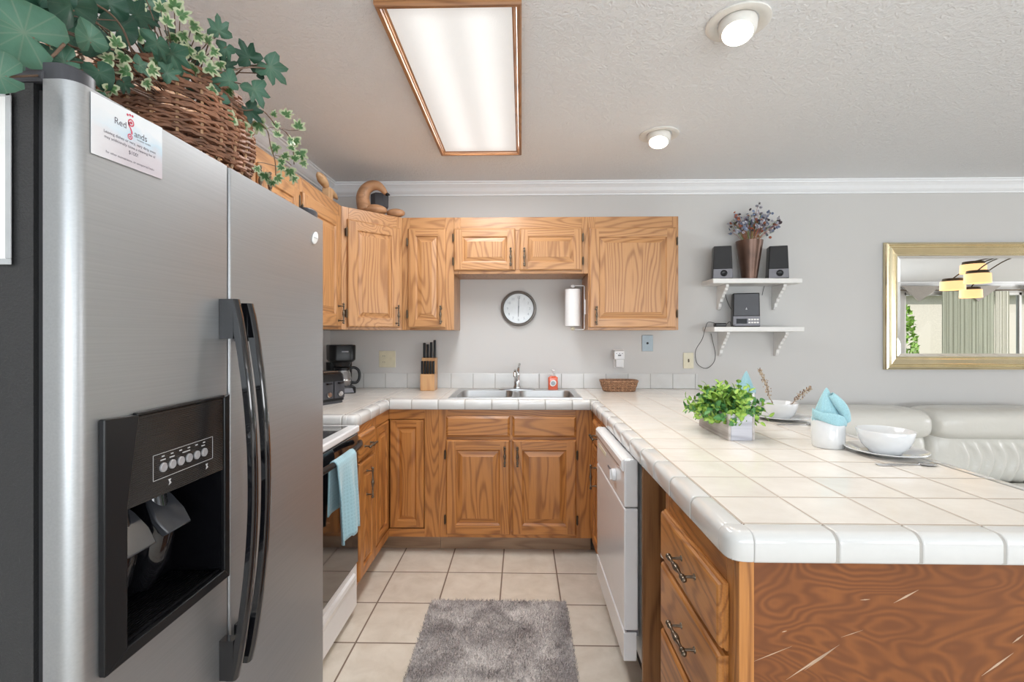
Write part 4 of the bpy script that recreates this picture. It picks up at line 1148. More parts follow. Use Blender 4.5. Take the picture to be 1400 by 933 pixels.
# ------------------------------------------------------------------ ceiling fixtures
t = thing('ceiling_light', 'large fluorescent ceiling light with an oak frame', 'ceiling light', (-.24, 2.15, ZC))
lx0, lx1, ly0, ly1, lz = -.475, .000, 1.50, 2.775, ZC - .042
M['oak_fr_y'] = wood('fixture_oak_y', (0.42, 0.20, 0.085), (0.20, 0.08, 0.03), 'y'); M['oak_fr_x'] = wood('fixture_oak_x', (0.42, 0.20, 0.085), (0.20, 0.08, 0.03), 'x')
mb = MB(); fw = .032
def frame_profile(F, L, mi):
    prof = [(0, 0.0), (0, .036), (.004, .042), (.016, .042), (.020, .036), (.024, .036), (.026, .030), (fw, .026), (fw, 0)]
    mb.prism([(d, v) for d, v in prof], lambda d, v: F(d if True else 0, v, 0), lambda d, v: F(d, v, L), mi)
def fr_side(p0, p1, inn, mi):
    p0, p1, inn = Vector(p0), Vector(p1), Vector(inn); ax = (p1 - p0).normalized()
    prof = [(0, 0.0005), (0, .036), (.004, .042), (.016, .042), (.020, .036), (.024, .036), (.026, .030), (fw, .026), (fw, 0.0005)]
    mb.prism(prof, lambda d, v: p0 + inn * d + ax * d - Vector((0, 0, v)), lambda d, v: p1 + inn * d - ax * d - Vector((0, 0, v)), mi)
fr_side((lx0, ly0, ZC), (lx0, ly1, ZC), (1, 0, 0), 0); fr_side((lx1, ly0, ZC), (lx1, ly1, ZC), (-1, 0, 0), 0)
fr_side((lx0, ly0, ZC), (lx1, ly0, ZC), (0, 1, 0), 1); fr_side((lx0, ly1, ZC), (lx1, ly1, ZC), (0, -1, 0), 1)
build('frame', mb, ['oak_fr_y', 'oak_fr_x'], t)
m, nt, b = new_mat('light_diffuser'); M['diffuser'] = m
o_ = sep(nt, worldpos(nt)); b.inputs['Base Color'].default_value = (.45, .45, .45, 1)
acc = None
for cx in (-.325, -.145):          # two tubes glow through the sheet
    d = mth(nt, 'DIVIDE', mth(nt, 'SUBTRACT', o_[0], cx), .075)
    g = mth(nt, 'EXPONENT', mth(nt, 'MULTIPLY', mth(nt, 'MULTIPLY', d, d), -1.0))
    acc = g if acc is None else mth(nt, 'ADD', acc, g)
ey = mth(nt, 'MINIMUM', mth(nt, 'SUBTRACT', o_[1], ly0), mth(nt, 'SUBTRACT', ly1, o_[1]))
ef = mth(nt, 'DIVIDE', ey, .10, clamp=True)
st = mth(nt, 'MULTIPLY_ADD', mth(nt, 'MULTIPLY', acc, ef), .34, .46)
b.inputs['Emission Color'].default_value = (1, .99, .965, 1); lk(nt, st, b.inputs['Emission Strength'])
bump(nt, b, noise_n(nt, worldpos(nt), 220, 2), .4, .002)
l = bpy.data.lights.new('tube_light', 'AREA'); l.shape = 'RECTANGLE'; l.size = lx1 - lx0 - .08; l.size_y = ly1 - ly0 - .08; l.energy = 25; l.color = (.96, .98, 1)
lo = bpy.data.objects.new('tube_light', l); COL.objects.link(lo); lo.parent = t; lo.location = Vector(((lx0 + lx1) / 2, (ly0 + ly1) / 2, ZC - .030)) - t.location
build('diffuser', MB().box(lx0 + fw - .004, lx1 - fw + .004, ly0 + fw - .004, ly1 - fw + .004, ZC - .026, ZC - .022), 'diffuser', t)
M['bulb'] = emis('warm_bulb', (1, .90, .76), 9.0)
M['eyeball'] = plain('white_eyeball', (0.80, 0.78, 0.74), 0.4)
for (cx, cy, lab) in ((.757, 1.668, 'white eyeball ceiling spotlight, the larger one nearer the camera'), (.752, 2.597, 'white eyeball ceiling spotlight near the back wall crown moulding')):
    t = thing('recessed_light', lab, 'ceiling light', (cx, cy, ZC))
    mb = MB(); R0, R1 = .106, .068
    prof = [(R0, -.0005), (R0, -.006), (R0 - .010, -.010), (R1 + .01, -.007), (R1, -.002), (R1, -.0005)]
    rs = [[Vector((cx + r * math.cos(a), cy + r * math.sin(a), ZC + h)) for a in (2 * PI * k / 40 for k in range(40))] for r, h in prof]
    mb.loft(rs + [rs[0]], 0, cap=False)
    build('trim_ring', mb, 'eyeball', t, smooth=50)
    ax = Vector((-.16, -.30, -1)).normalized()
    c0 = Vector((cx, cy, ZC - .0)) + ax * .002
    mb = MB().lathe([(.060, .0), (.0635, .012), (.0625, .030), (.056, .045), (.050, .050), (.048, .047), (.046, .035)], c0, ax, 32)
    ey_ = build('eyeball', mb, 'eyeball', t, smooth=50)
    build('lamp', MB().lathe([(.050, .040), (.049, .052), (.034, .060), (.0001, .063)], c0, ax, 28), 'bulb', t, smooth=50)
    l = bpy.data.lights.new('spotlight', 'SPOT'); l.energy = 22; l.color = (1, .88, .72); l.spot_size = math.radians(110); l.spot_blend = .8; l.shadow_soft_size = .04
    lo = bpy.data.objects.new('spotlight', l); COL.objects.link(lo); lo.location = c0 + ax * .075 - Vector((cx, cy, ZC)); lo.parent = t
    lo.rotation_euler = (-ax).to_track_quat('Z', 'Y').to_euler()
# ------------------------------------------------------------------ things on the back wall
def wallF(u, v, Y=YB):       # frame with its origin at a pixel on the back wall
    p = atY(u, v, Y); return FR((p.x, Y, 0), (1, 0, 0), (0, -1, 0)), p
# clock
F, p = wallF(709, 422, YB - .02); c = Vector((p.x, YB, p.z)); Rk = .128
t = thing('wall_clock', 'round wall clock with a grey rim and white face above the sink', 'clock', (c.x, YB, c.z))
M['clock_rim'] = plain('pewter_rim', (0.17, 0.155, 0.14), 0.35, 0.4)
rs = [(Rk, .0005), (Rk, .022), (Rk - .005, .032), (Rk - .013, .034), (Rk - .019, .026), (Rk - .021, .014), (Rk - .021, .0005)]
mb = MB(); ring = lambda r, h: [c + Vector((r * math.cos(a), -h, r * math.sin(a))) for a in (2 * PI * k / 56 for k in range(56))]
mb.loft([ring(*q) for q in rs], 0, cap=False); build('rim', mb, 'clock_rim', t, smooth=40)
M['dial'] = plain('clock_dial', (0.66, 0.69, 0.70), 0.25, coat=.6)
dl = build('dial', MB().lathe([(Rk - .0205, .001), (Rk - .0205, .012), (.0001, .012)], c, (0, -1, 0), 48), 'dial', t)
Fc = FR(c, (1, 0, 0), (0, -1, 0)); mb = MB()
M['numeral'] = plain('grey_numeral', (0.30, 0.33, 0.36), 0.5)
for k in range(1, 13):
    a = PI / 2 - k * PI / 6
    text_into(mb, str(k), .026, (lambda ca, sa: (lambda x_, y_, d: Fc(.080 * ca + x_, .080 * sa - .009 + y_, .0123 + d)))(math.cos(a), math.sin(a)))
for k in range(60):
    a = k * PI / 30; l = .006 if k % 5 == 0 else .003
    q0, q1 = Vector((math.cos(a), math.sin(a))), Vector((-math.sin(a), math.cos(a)))
    pp = [q0 * .101 + q1 * .0006, q0 * .101 - q1 * .0006, q0 * (.101 - l) - q1 * .0006, q0 * (.101 - l) + q1 * .0006]
    mb.add([Fc(x_.x, x_.y, .0124) for x_ in pp], [(0, 1, 2, 3)])
build('numerals', mb, 'numeral', dl, recalc=False)
def hand(a, L, w_, d):
    q0, q1 = Vector((math.sin(a), math.cos(a))), Vector((math.cos(a), -math.sin(a)))
    mb = MB(); pp = [q0 * -.018 + q1 * w_, q0 * -.018 - q1 * w_, q0 * L - q1 * w_ * .4, q0 * L + q1 * w_ * .4]
    mb.prism([(x_.x, x_.y) for x_ in pp], lambda x_, y_: Fc(x_, y_, d), lambda x_, y_: Fc(x_, y_, d + .0012)); return mb
M['hand'] = plain('dark_clock_hand', (0.08, 0.08, 0.09), 0.4)
build('minute_hand', hand(.02, .088, .0022, .0150), 'hand', t); build('hour_hand', hand(PI + .03, .060, .003, .0135), 'hand', t)

# paper towel roll on a white wire holder, fixed to the side of the right-hand wall cabinet
ya = 3.22
pc = atY(784, 420, ya); zt_, zb_ = atY(784, 396, ya).z, atY(784, 446, ya).z
t = thing('paper_towel_holder', 'white wire holder screwed to the cabinet side beside the clock', 'paper towel holder', (.434, ya, pc.z))
cx = pc.x - .005
hx = .4345 - .008
pts = [(cx, ya, zt_ + .018), (cx, ya, zt_ + .026), (hx - .006, ya, zt_ + .026), (hx, ya, zt_ + .018), (hx, ya, zb_ - .018), (hx - .006, ya, zb_ - .024), (cx, ya, zb_ - .024), (cx, ya, zb_ - .014)]
build('wire', MB().tube(pts, .0032, 8), 'white', t, smooth=50)
build('knob', MB().ball((cx, ya, zt_ + .022), .016, sc=(1, 1, .8)), 'white', t, smooth=True); build('knob', MB().ball((cx, ya, zb_ - .018), .015, sc=(1, 1, .9)), 'beige_plate', t, smooth=True)
build('bracket', MB().box(hx - .0015, .4335, ya - .012, ya + .012, pc.z - .05, pc.z + .05), 'white', t, bevel=.001)
M['paper'] = plain('paper_towel', (0.80, 0.80, 0.80), 0.9, noise_amt=.02, nscale=80)
t = thing('paper_towel_roll', 'roll of white paper towels hanging on the wire holder', 'paper towel', (cx, ya, zb_))
mb = MB(); R_ = .052
rs = [(.020, zb_), (R_, zb_), (R_, zt_), (.020, zt_)]
rg = [[Vector((cx + r * math.cos(a), ya + r * math.sin(a), z)) for a in (2 * PI * k / 40 for k in range(40))] for r, z in rs]
mb.loft(rg + [rg[0]], 0, cap=False); build('roll', mb, 'paper', t, smooth=40)
build('loose_end', MB().box(cx + R_ - .004, cx + R_ - .001, ya, ya + .10, zb_ + .001, zt_ - .001), 'paper', t)

# wall plates
def plate(name, label, u0, v0, u1, v1, mat, kind):
    a, b_ = atY(u0, v0, YB), atY(u1, v1, YB); cx, cz = (a.x + b_.x) / 2, (a.z + b_.z) / 2; w_, h_ = (b_.x - a.x), (a.z - b_.z)
    t = thing(name, label, 'outlet' if kind != 'switch' else 'switch', (cx, YB, cz)); F = FR((cx, YB, cz), (1, 0, 0), (0, -1, 0))
    build('plate', MB().box(-w_ / 2, w_ / 2, -h_ / 2, h_ / 2, .0003, .006, F=F), mat, t, bevel=.002)
    M['slot'] = M.get('slot') or plain('dark_slot', (.03, .03, .03), .6)
    return t, F, w_, h_
t, F, w_, h_ = plate('outlet', 'double almond wall plate with an outlet and a switch left of the knife block', 518.5, 480, 541, 502.5, 'beige_plate', 'both')
for dz in (.022, -.022):
    o = build('socket', MB().lathe([(.0165, 0), (.0165, .003), (.0001, .003)], F(-.024, dz, .006), (0, -1, 0), 20, sx=.8), 'beige_plate', t)
    build('slot', MB().box(-.031, -.029, dz - .004, dz + .006, .009, .0094, F=F).box(-.019, -.017, dz - .004, dz + .006, .009, .0094, F=F), 'slot', o)
mb = MB().box(.019, .029, -.012, .012, .006, .0085, F=F).box(.021, .027, 0, .010, .0085, .016, F=F); build('toggle', mb, 'beige_plate', t, bevel=.001)
t, F, w_, h_ = plate('outlet', 'steel grey wall plate with a small jack just below the right wall cabinet', 877.5, 458.5, 892.5, 480.5, 'blue_plate', 'jack')
build('jack', MB().lathe([(.008, 0), (.008, .003), (.0045, .0045), (.004, .009), (.0001, .009)], F(0, 0, .006), (0, -1, 0), 16), 'slot', t)
t, F, w_, h_ = plate('switch', 'almond wall plate with a small toggle right above the end of the splashback', 934, 482.5, 948, 504, 'beige_plate', 'switch')
build('toggle', MB().box(-.005, .005, -.012, .012, .006, .008, F=F).box(-.0035, .0035, -.008, .002, .008, .016, F=F), 'hinge', t, bevel=.0008)
t, F, w_, h_ = plate('outlet', 'white outlet plate behind the plug-in air freshener', 838.5, 478, 852.5, 503, 'white_matte', 'o')
pz = F(0, 0, 0)
t = thing('air_freshener', 'white plug-in device in the outlet above the wicker basket', 'plug-in device', F(0, 0, .006))
build('body', MB().box(-.040, .036, -.006, .060, .0065, .045, F=F), 'white', t, bevel=.008)
build('cup', MB().box(-.026, .026, -.062, -.004, .0065, .040, F=F), 'white', t, bevel=.006)
mb = MB()
for dx in (-.025, -.005, .015): mb.box(dx, dx + .007, .036, .041, .0452, .0458, F=F)
mb.box(-.012, .010, .020, .030, .0452, .0458, F=F)
build('vent', mb, 'silver', t)

# ------------------------------------------------------------------ wall shelves with brackets
SF = 3.215
def shelf(label, vtop, vbot, x0, x1):
    zt_ = atY(1030, vtop, SF).z; zb = zt_ - .034
    t = thing('wall_shelf', label, 'shelf', ((x0 + x1) / 2, YB, zb))
    build('board', MB().box(x0, x1, SF, YB - .0006, zb, zt_), 'white_matte', t, bevel=.006, seg=3)
    for cx in (x0 + .118, x1 - .090):
        prof = [(0, 0), (.155, 0), (.155, -.018), (.142, -.026), (.138, -.040), (.120, -.046), (.112, -.060), (.095, -.068), (.088, -.086), (.066, -.096), (.060, -.115), (.040, -.126), (.036, -.150), (.022, -.168), (0, -.172)]
        mb = MB().prism([(d, v) for d, v in prof], lambda d, v: Vector((cx - .011, YB - .0008 - d, zb - .0006 + v)), lambda d, v: Vector((cx + .011, YB - .0008 - d, zb - .0006 + v)))
        build('bracket', mb, 'white_matte', t, bevel=.003)
    return zt_, x0, x1
S1 = shelf('upper white wall shelf carrying the two speakers and the brown vase', 380.5, 388, 1.293, 1.892)
S2 = shelf('lower white wall shelf carrying the small black stereo', 447, 454, 1.300, 1.905)
def speaker(label, cx, yaw, zb):
    t = thing('speaker', label, 'speaker', (cx, 3.275, zb), 'pair of desktop speakers')
    Rm = Matrix.Translation((cx, 3.275, zb)) @ Matrix.Rotation(yaw, 4, 'Z')
    def q(x_, z_, d): return Rm @ Vector((x_, -d, z_))
    W_, H_, D = .061, .222, .042
    prof = lambda z, k: [q(-W_ * k, z, D), q(W_ * k, z, D), q(W_ * k, z, -D), q(-W_ * k, z, -D)]
    build('cabinet', MB().loft([prof(.001, 1.06), prof(H_, .92)]), 'black', t, bevel=.004)
    f = lambda z: 1.06 - .14 * z / H_
    g = lambda x_, z_, d: q(x_ * f(z_), z_, D + d)
    build('grille', MB().prism([(-W_ + .004, .068), (W_ - .004, .068), (W_ - .004, H_ - .005), (-W_ + .004, H_ - .005)], lambda a, b_: g(a, b_, .0005), lambda a, b_: g(a, b_, .005)), 'black_matte', t, bevel=.002)
    build('front_plate', MB().prism([(-W_ + .002, .003), (W_ - .002, .003), (W_ - .002, .066), (-W_ + .002, .066)], lambda a, b_: g(a, b_, .0005), lambda a, b_: g(a, b_, .006)), 'silver', t, bevel=.002)
    build('driver', MB().lathe([(.022, .0062), (.022, .010), (.018, .011), (.014, .0085), (.0001, .009)], q(.006, .035, D), (Rm.to_3x3() @ Vector((0, -1, 0))), 24), 'black', t, smooth=40)
speaker('small black and silver speaker left of the brown vase on the upper shelf', atY(988, 360, 3.26).x, -.24, S1[0])
speaker('small black and silver speaker right of the brown vase on the upper shelf', atY(1064, 360, 3.26).x, -.26, S1[0])
# stereo
cx = (atY(1007, 420, 3.25).x + atY(1042, 420, 3.25).x) / 2
stereo = t = thing('stereo', 'black compact stereo with a silver display panel on the lower shelf', 'stereo', (cx, 3.32, S2[0]))
Rs = Matrix.Translation((cx, 3.31, S2[0])) @ Matrix.Rotation(-.30, 4, 'Z')
q = lambda x_, z_, d: Rs @ Vector((x_, -d * .75, z_))
H_ = .232; W_ = .086
tap = lambda z: 1 - .05 * z / H_
build('case', MB().loft([[q(-W_ * k, z, .07), q(W_ * k, z, .07), q(W_ * k, z, -.07), q(-W_ * k, z, -.07)] for z, k in ((.001, 1.0), (H_, .95))]), 'black', t, bevel=.005)
g = lambda x_, z_, d: q(x_ * tap(z_), z_, .07 + d)
build('door', MB().prism([(-W_ + .006, .078), (W_ - .006, .078), (W_ - .006, H_ - .006), (-W_ + .006, H_ - .006)], lambda a, b_: g(a, b_, .0005), lambda a, b_: g(a, b_, .006)), 'charcoal', t, bevel=.003)
fp = build('front_plate', MB().prism([(-W_ + .002, .006), (W_ - .002, .006), (W_ - .002, .074), (-W_ + .002, .074)], lambda a, b_: g(a, b_, .0005), lambda a, b_: g(a, b_, .007)), 'silver', t, bevel=.002)
build('display', MB().prism([(-.064, .022), (.004, .022), (.004, .056), (-.064, .056)], lambda a, b_: g(a, b_, .007), lambda a, b_: g(a, b_, .0085)), 'cavity', fp)
for r_ in (.030, .050):
    for k in range(4): build('button', MB().box(.012 + k * .017, .025 + k * .017, r_ - .006, r_ + .005, .007, .010, F=lambda u, v, d: g(u, v, d)), 'white_matte', fp)
build('printed_mark', MB().prism([(-.006, .118), (.006, .118), (0, .134)], lambda a, b_: g(a, b_, .006), lambda a, b_: g(a, b_, .0064)), 'print', t)
# power adapter and cords
a = atY(985, 442, 3.27)
t = thing('power_adapter', 'black power brick with looped cord on the left end of the lower shelf', 'power adapter', (a.x, 3.27, S2[0]))
build('brick', MB().box(a.x - .042, a.x + .036, 3.25, 3.29, S2[0] + .001, S2[0] + .026), 'black', t, bevel=.006)
def px_path(pts, Y): return [atY(u, v, y) for (u, v), y in zip(pts, Y if isinstance(Y, list) else [Y] * len(pts))]
def smooth_path(pts, n=6):
    out = []
    P_ = [pts[0]] + list(pts) + [pts[-1]]
    for i in range(1, len(P_) - 2):
        p0, p1, p2, p3 = P_[i - 1:i + 3]
        for k in range(n):
            s_ = k / n
            out.append(.5 * ((2 * p1) + (p2 - p0) * s_ + (2 * p0 - 5 * p1 + 4 * p2 - p3) * s_ ** 2 + (-p0 + 3 * p1 - 3 * p2 + p3) * s_ ** 3))
    return out + [pts[-1]]
cord = px_path([(977, 442), (968, 441), (964, 450), (960, 464), (951, 480), (953, 497), (965, 504), (975, 497), (978, 485), (974, 465), (972, 456)], [3.27, 3.24, 3.20, 3.20, 3.36, 3.40, 3.40, 3.40, 3.40, 3.40, 3.40])
build('cord', MB().tube(smooth_path(cord), .0022, 6), 'cord', t, smooth=True)
cord = px_path([(993, 444), (998, 440), (1000, 446), (1006, 444), (1010, 444)], [3.27, 3.27, 3.26, 3.28, 3.32]); 
for q_ in cord: q_.z = max(q_.z, S2[0] + .004)
build('output_cord', MB().tube(smooth_path(cord), .002, 6), 'cord', t, smooth=True)
cord = px_path([(990, 390), (992, 404), (996, 416), (1002, 426), (1010, 430)], [3.40, 3.40, 3.41, 3.41, 3.395])
build('cable', MB().tube(smooth_path(cord), .0018, 6), 'cord', stereo, smooth=True)
cord = px_path([(1046, 389), (1044, 395), (1042, 404)], [3.40, 3.405, 3.395])
build('cable', MB().tube(smooth_path(cord), .0018, 6), 'cord', stereo, smooth=True)
# vase with dried flowers
vc = atY(1024.5, 380, 3.31); vx = vc.x
t = thing('vase', 'tall tapered brown metal vase between the speakers', 'vase', (vx, 3.31, S1[0]))
build('body', MB().lathe([(.046, .001), (.050, .004), (.066, .12), (.088, .268), (.085, .268), (.064, .125), (.046, .012), (.0001, .012)], (vx, 3.31, S1[0]), (0, 0, 1), 40), 'vase', t, smooth=40)
t = thing('dried_flowers', 'bunch of dusty blue and rust dried flowers in the brown vase', 'flowers', (vx, 3.31, S1[0] + .2))
rr = random.Random(5)
M['fl_blue'] = plain('dusty_blue_petal', (0.25, 0.30, 0.42), 0.9, noise_amt=.4, nscale=60); M['fl_grey'] = plain('pale_lilac_petal', (0.48, 0.47, 0.52), 0.9, noise_amt=.2); M['fl_rust'] = plain('rust_stem', (0.42, 0.15, 0.09), 0.8, noise_amt=.3); M['fl_dark'] = plain('dark_bud', (0.09, 0.06, 0.07), 0.9)
ms, mh = MB(), MB()
vz = S1[0]
for i in range(95):
    a = rr.uniform(0, 2 * PI); sp_ = rr.uniform(0, 1) ** .7
    tip = Vector((vx + .175 * sp_ * math.cos(a) + .03 * sp_, 3.31 + .07 * sp_ * math.sin(a), vz + .30 + .185 * rr.uniform(.25, 1) * (1 - .45 * sp_ ** 2)))
    if i % 9 == 0: tip += Vector((.07, 0, .03))
    b0 = Vector((vx + rr.uniform(-.02, .02), 3.31 + rr.uniform(-.02, .02), vz + .06)); b1 = Vector((vx + .05 * sp_ * math.cos(a), 3.31 + .05 * sp_ * math.sin(a), vz + .26))
    ms.tube([b0, b1, (b1 + tip) / 2 + Vector((0, 0, .01)), tip], .0011, 4, 0 if rr.random() < .7 else 1)
    for k in range(rr.randint(2, 5)):
        q_ = tip + Vector((rr.gauss(0, .014), rr.gauss(0, .010), rr.gauss(0, .014))); mi = rr.choice([0, 0, 1, 1, 1, 2, 3])
        for w_ in range(3):
            n_ = Vector((rr.gauss(0, 1), rr.gauss(0, 1), rr.gauss(0, 1))).normalized(); e1 = n_.orthogonal().normalized(); e2 = n_.cross(e1); r = rr.uniform(.007, .013)
            mh.add([q_ + (e1 * math.cos(x_) + e2 * math.sin(x_)) * r for x_ in (0, 1.05, 2.1, 3.14, 4.2, 5.24)], [(0, 1, 2, 3, 4, 5)], mi)
build('stems', ms, ['fl_rust', 'stem_green'], t); build('blossoms', mh, ['fl_blue', 'fl_grey', 'fl_rust', 'fl_dark'], t, recalc=False)

# ------------------------------------------------------------------ mirror
mx0, mz1 = atY(1211.5, 331, YB - .03).x, atY(1300, 331, YB - .03).z; mz0 = atY(1300, 506, YB - .03).z; mx1 = mx0 + 1.35
t = thing('mirror', 'wide wall mirror in a stepped champagne gold frame above the sofa', 'mirror', ((mx0 + mx1) / 2, YB, mz0))
Fm = FR((mx0, YB, mz0), (1, 0, 0), (0, -1, 0)); MW, MH = mx1 - mx0, mz1 - mz0
prof = [(0, .0006), (0, .020), (.006, .030), (.014, .034), (.022, .030), (.026, .024), (.032, .024), (.040, .030), (.046, .028), (.072, .016), (.080, .014), (.084, .018), (.089, .018), (.093, .010), (.093, .0006)]
mb = MB(); rect = lambda i, d: [Fm(i, i, d), Fm(MW - i, i, d), Fm(MW - i, MH - i, d), Fm(i, MH - i, d)]
rg = [rect(*q_) for q_ in prof]; mb.loft(rg + [rg[0]], 0, cap=False)
build('frame', mb, 'gold', t)
mb = MB(); bv = .022
mb.loft([rect(.0925, .0006), rect(.0925, .007), rect(.0925 + bv, .0095)])
build('glass', mb, 'mirror', t)

# ------------------------------------------------------------------ sofa
t = thing('sofa', 'white leather sofa with padded headrests against the back wall', 'sofa', (3.0, 3.0, 0))
def pillow(mb, x0, x1, y0, y1, z0, z1, e=.35, n=28, m_=20, wr=None):
    cx, cy, cz = (x0 + x1) / 2, (y0 + y1) / 2, (z0 + z1) / 2; a, b_, c_ = (x1 - x0) / 2, (y1 - y0) / 2, (z1 - z0) / 2
    sg = lambda v, p: math.copysign(abs(v) ** p, v)
    rings = []
    for j in range(m_ + 1):
        ph = -PI / 2 + PI * j / m_; r = []
        for i in range(n * 2):
            th = 2 * PI * i / (n * 2)
            # long axis is x: sweep cross-sections along x
            tt = math.sin(ph) * .5 + .5 * (2 * j / m_ - 1) if 0 < j < m_ else (1 if j else -1); X = tt * a; k = max(0, 1 - abs(tt) ** (2 / (.6 * e))) ** (e / 2)
            Y = sg(math.cos(th), e * 1.6) * b_ * k; Z = sg(math.sin(th), e * 1.6) * c_ * k
            if wr: Y += wr(cx + X, cz + Z, Y)
            r.append(Vector((cx + X, cy + Y, cz + Z)))
        rings.append(r)
    mb.loft(rings)
    return mb
sx0 = 1.70; spl = atY(1277.5, 590, 3.02).x
segs = [(sx0 + .02, spl - .004), (spl + .004, spl + .98)]
build('base', MB().box(sx0 + .02, spl + 1.0, 2.50, YB - .03, .06, .30), 'leather', t, bevel=.03, seg=3)
build('back_frame', MB().box(sx0 + .02, spl + 1.0, 3.22, YB - .02, .30, .78), 'leather', t, bevel=.03, seg=3)
for i, (a, b_) in enumerate(segs):
    wrk = (lambda x_, z_, y_, a=a, b_=b_: (-.010 * math.sin(2 * PI * (x_ * 13 + 2.2 * (z_ - .5) + .3 * math.sin(z_ * 20))) * max(0, min(1, (.655 - z_) / .05)) * (1 if y_ < 0 else 0) * max(0, min(1, (x_ - a - .12) / .1))))
    build('back_cushion', pillow(MB(), a, b_, 3.03, 3.30, .36, .74, .40, 90 if i else 40, 110 if i else 24, wr=wrk if i else None), 'leather', t, smooth=True)
    build('headrest', pillow(MB(), a + (0 if i else .02), b_, 2.97, 3.33, .652, .852, .42, 30, 30), 'leather', t, smooth=True)
    build('seat_cushion', pillow(MB(), a, b_, 2.42, 3.06, .24, .41, .35), 'leather', t, smooth=True)
build('armrest', pillow(MB(), sx0 - .20, sx0 + .02, 2.42, 3.36, .02, .62, .35), 'leather', t, smooth=True)

# ------------------------------------------------------------------ chandelier (lit, seen in the mirror)
def via_mirror(u, v, Y):      # point in the room whose reflection shows at pixel (u, v)
    yw = YB - .008; p = atY(u, v, 2 * yw - Y); p.y = Y; return p
M['shade'] = m = None
m, nt, b = new_mat('amber_glass_shade'); M['shade'] = m
b.inputs['Base Color'].default_value = (.9, .62, .30, 1); b.inputs['Emission Color'].default_value = (1, .64, .31, 1); b.inputs['Emission Strength'].default_value = 1.0
M['lamp_glow'] = emis('lamp_glow', (1, .78, .45), 6)
hub = via_mirror(1425, 352, 1.9)
t = thing('chandelier', 'dark chandelier with curved arms and glowing amber drum shades, seen in the mirror', 'chandelier', (hub.x, hub.y, ZC))
build('canopy', MB().lathe([(.07, -.002), (.07, -.02), (.02, -.035), (.0001, -.035)], (hub.x, hub.y, ZC), (0, 0, 1), 20), 'hinge', t)
build('stem', MB().cyl((hub.x, hub.y, ZC - .03), (hub.x, hub.y, hub.z - .02), .010), 'hinge', t)
for (u, v, Y, r) in ((1302, 391, 1.75, .105), (1330, 368, 1.85, .105), (1336, 381, 2.2, .10), (1327, 402, 1.35, .10), (1500, 380, 1.8, .1), (1470, 400, 2.2, .1)):
    p = via_mirror(u, v, Y)
    hh = .045
    pts = [Vector((hub.x, hub.y, hub.z)), Vector(((hub.x * .6 + p.x * .4), hub.y * .6 + p.y * .4, hub.z + .03)), Vector((p.x * .8 + hub.x * .2, p.y * .8 + hub.y * .2, (hub.z + .0) * .5 + (p.z + hh + .05) * .5)), Vector((p.x, p.y, p.z + hh + .03))]
    am = build('arm', MB().tube(smooth_path(pts), .006, 8), 'hinge', t, smooth=True)
    build('cap', MB().cyl((p.x, p.y, p.z + hh), (p.x, p.y, p.z + hh + .03), r * .85, r * .80, 24), 'hinge', am)
    mb = MB(); rg = [[Vector((p.x + q_ * math.cos(a), p.y + q_ * math.sin(a), p.z + h_)) for a in (2 * PI * k / 28 for k in range(28))] for q_, h_ in ((r, -hh), (r * .97, hh), (r * .93, hh), (r * .96, -hh))]
    mb.loft(rg + [rg[0]], 0, cap=False); build('lamp_shade', mb, 'shade', am, smooth=50)
    build('bulb', MB().ball((p.x, p.y, p.z), .03), 'lamp_glow', am, smooth=True)

# ------------------------------------------------------------------ on the worktop
HZ = HC + .0006
# knife block
kb0, kb1 = atY(574.5, 530, 3.24).x, atY(594, 530, 3.24).x; kx = (kb0 + kb1) / 2; kw = (kb1 - kb0) / 2
t = thing('knife_block', 'pale wooden knife block in front of the splashback', 'knife block', (kx, 3.24, HZ))
M['beech'] = wood('beech', (0.62, 0.36, 0.17), (0.46, 0.22, 0.09), 'z', 14, 5)
K = lambda x_, y_, z_: Vector((kx + x_, 3.24 + y_, HZ + z_))
build('lower_step', MB().box(-kw, kw, 0, .05, 0, .115, F=K), 'beech', t, bevel=.002)
build('upper_step', MB().box(-kw, kw, .0505, .12, 0, .225, F=K), 'beech', t, bevel=.002)
rr = random.Random(2)
for k in range(5):
    x_ = -kw + .010 + k * (2 * kw - .020) / 4
    kn = thing('knife', 'black-handled steak knife standing in the front row of the knife block', 'knife', K(x_, .02, .115), 'steak knives in the front row of the knife block')
    build('handle', MB().loft([[K(x_ - .0065, .008, z), K(x_ + .0065, .008, z), K(x_ + .0065, .032, z), K(x_ - .0065, .032, z)] for z in (.1155, .19, .205)]), 'black', kn, bevel=.003)
for k in range(4):
    x_ = -kw + .013 + k * (2 * kw - .026) / 3; h_ = (.105, .095, .11, .125)[k]
    kn = thing('knife', 'large black-handled knife standing in the upper row of the knife block', 'knife', K(x_, .08, .225), 'large knives in the upper row of the knife block')
    build('handle', MB().loft([[K(x_ - .008, .068 + d, z), K(x_ + .008, .068 + d, z), K(x_ + .008, .096 + d, z), K(x_ - .008, .096 + d, z)] for z, d in ((.2255, 0), (.225 + h_ * .5, .002), (.225 + h_, .0))]), 'black', kn, bevel=.004)
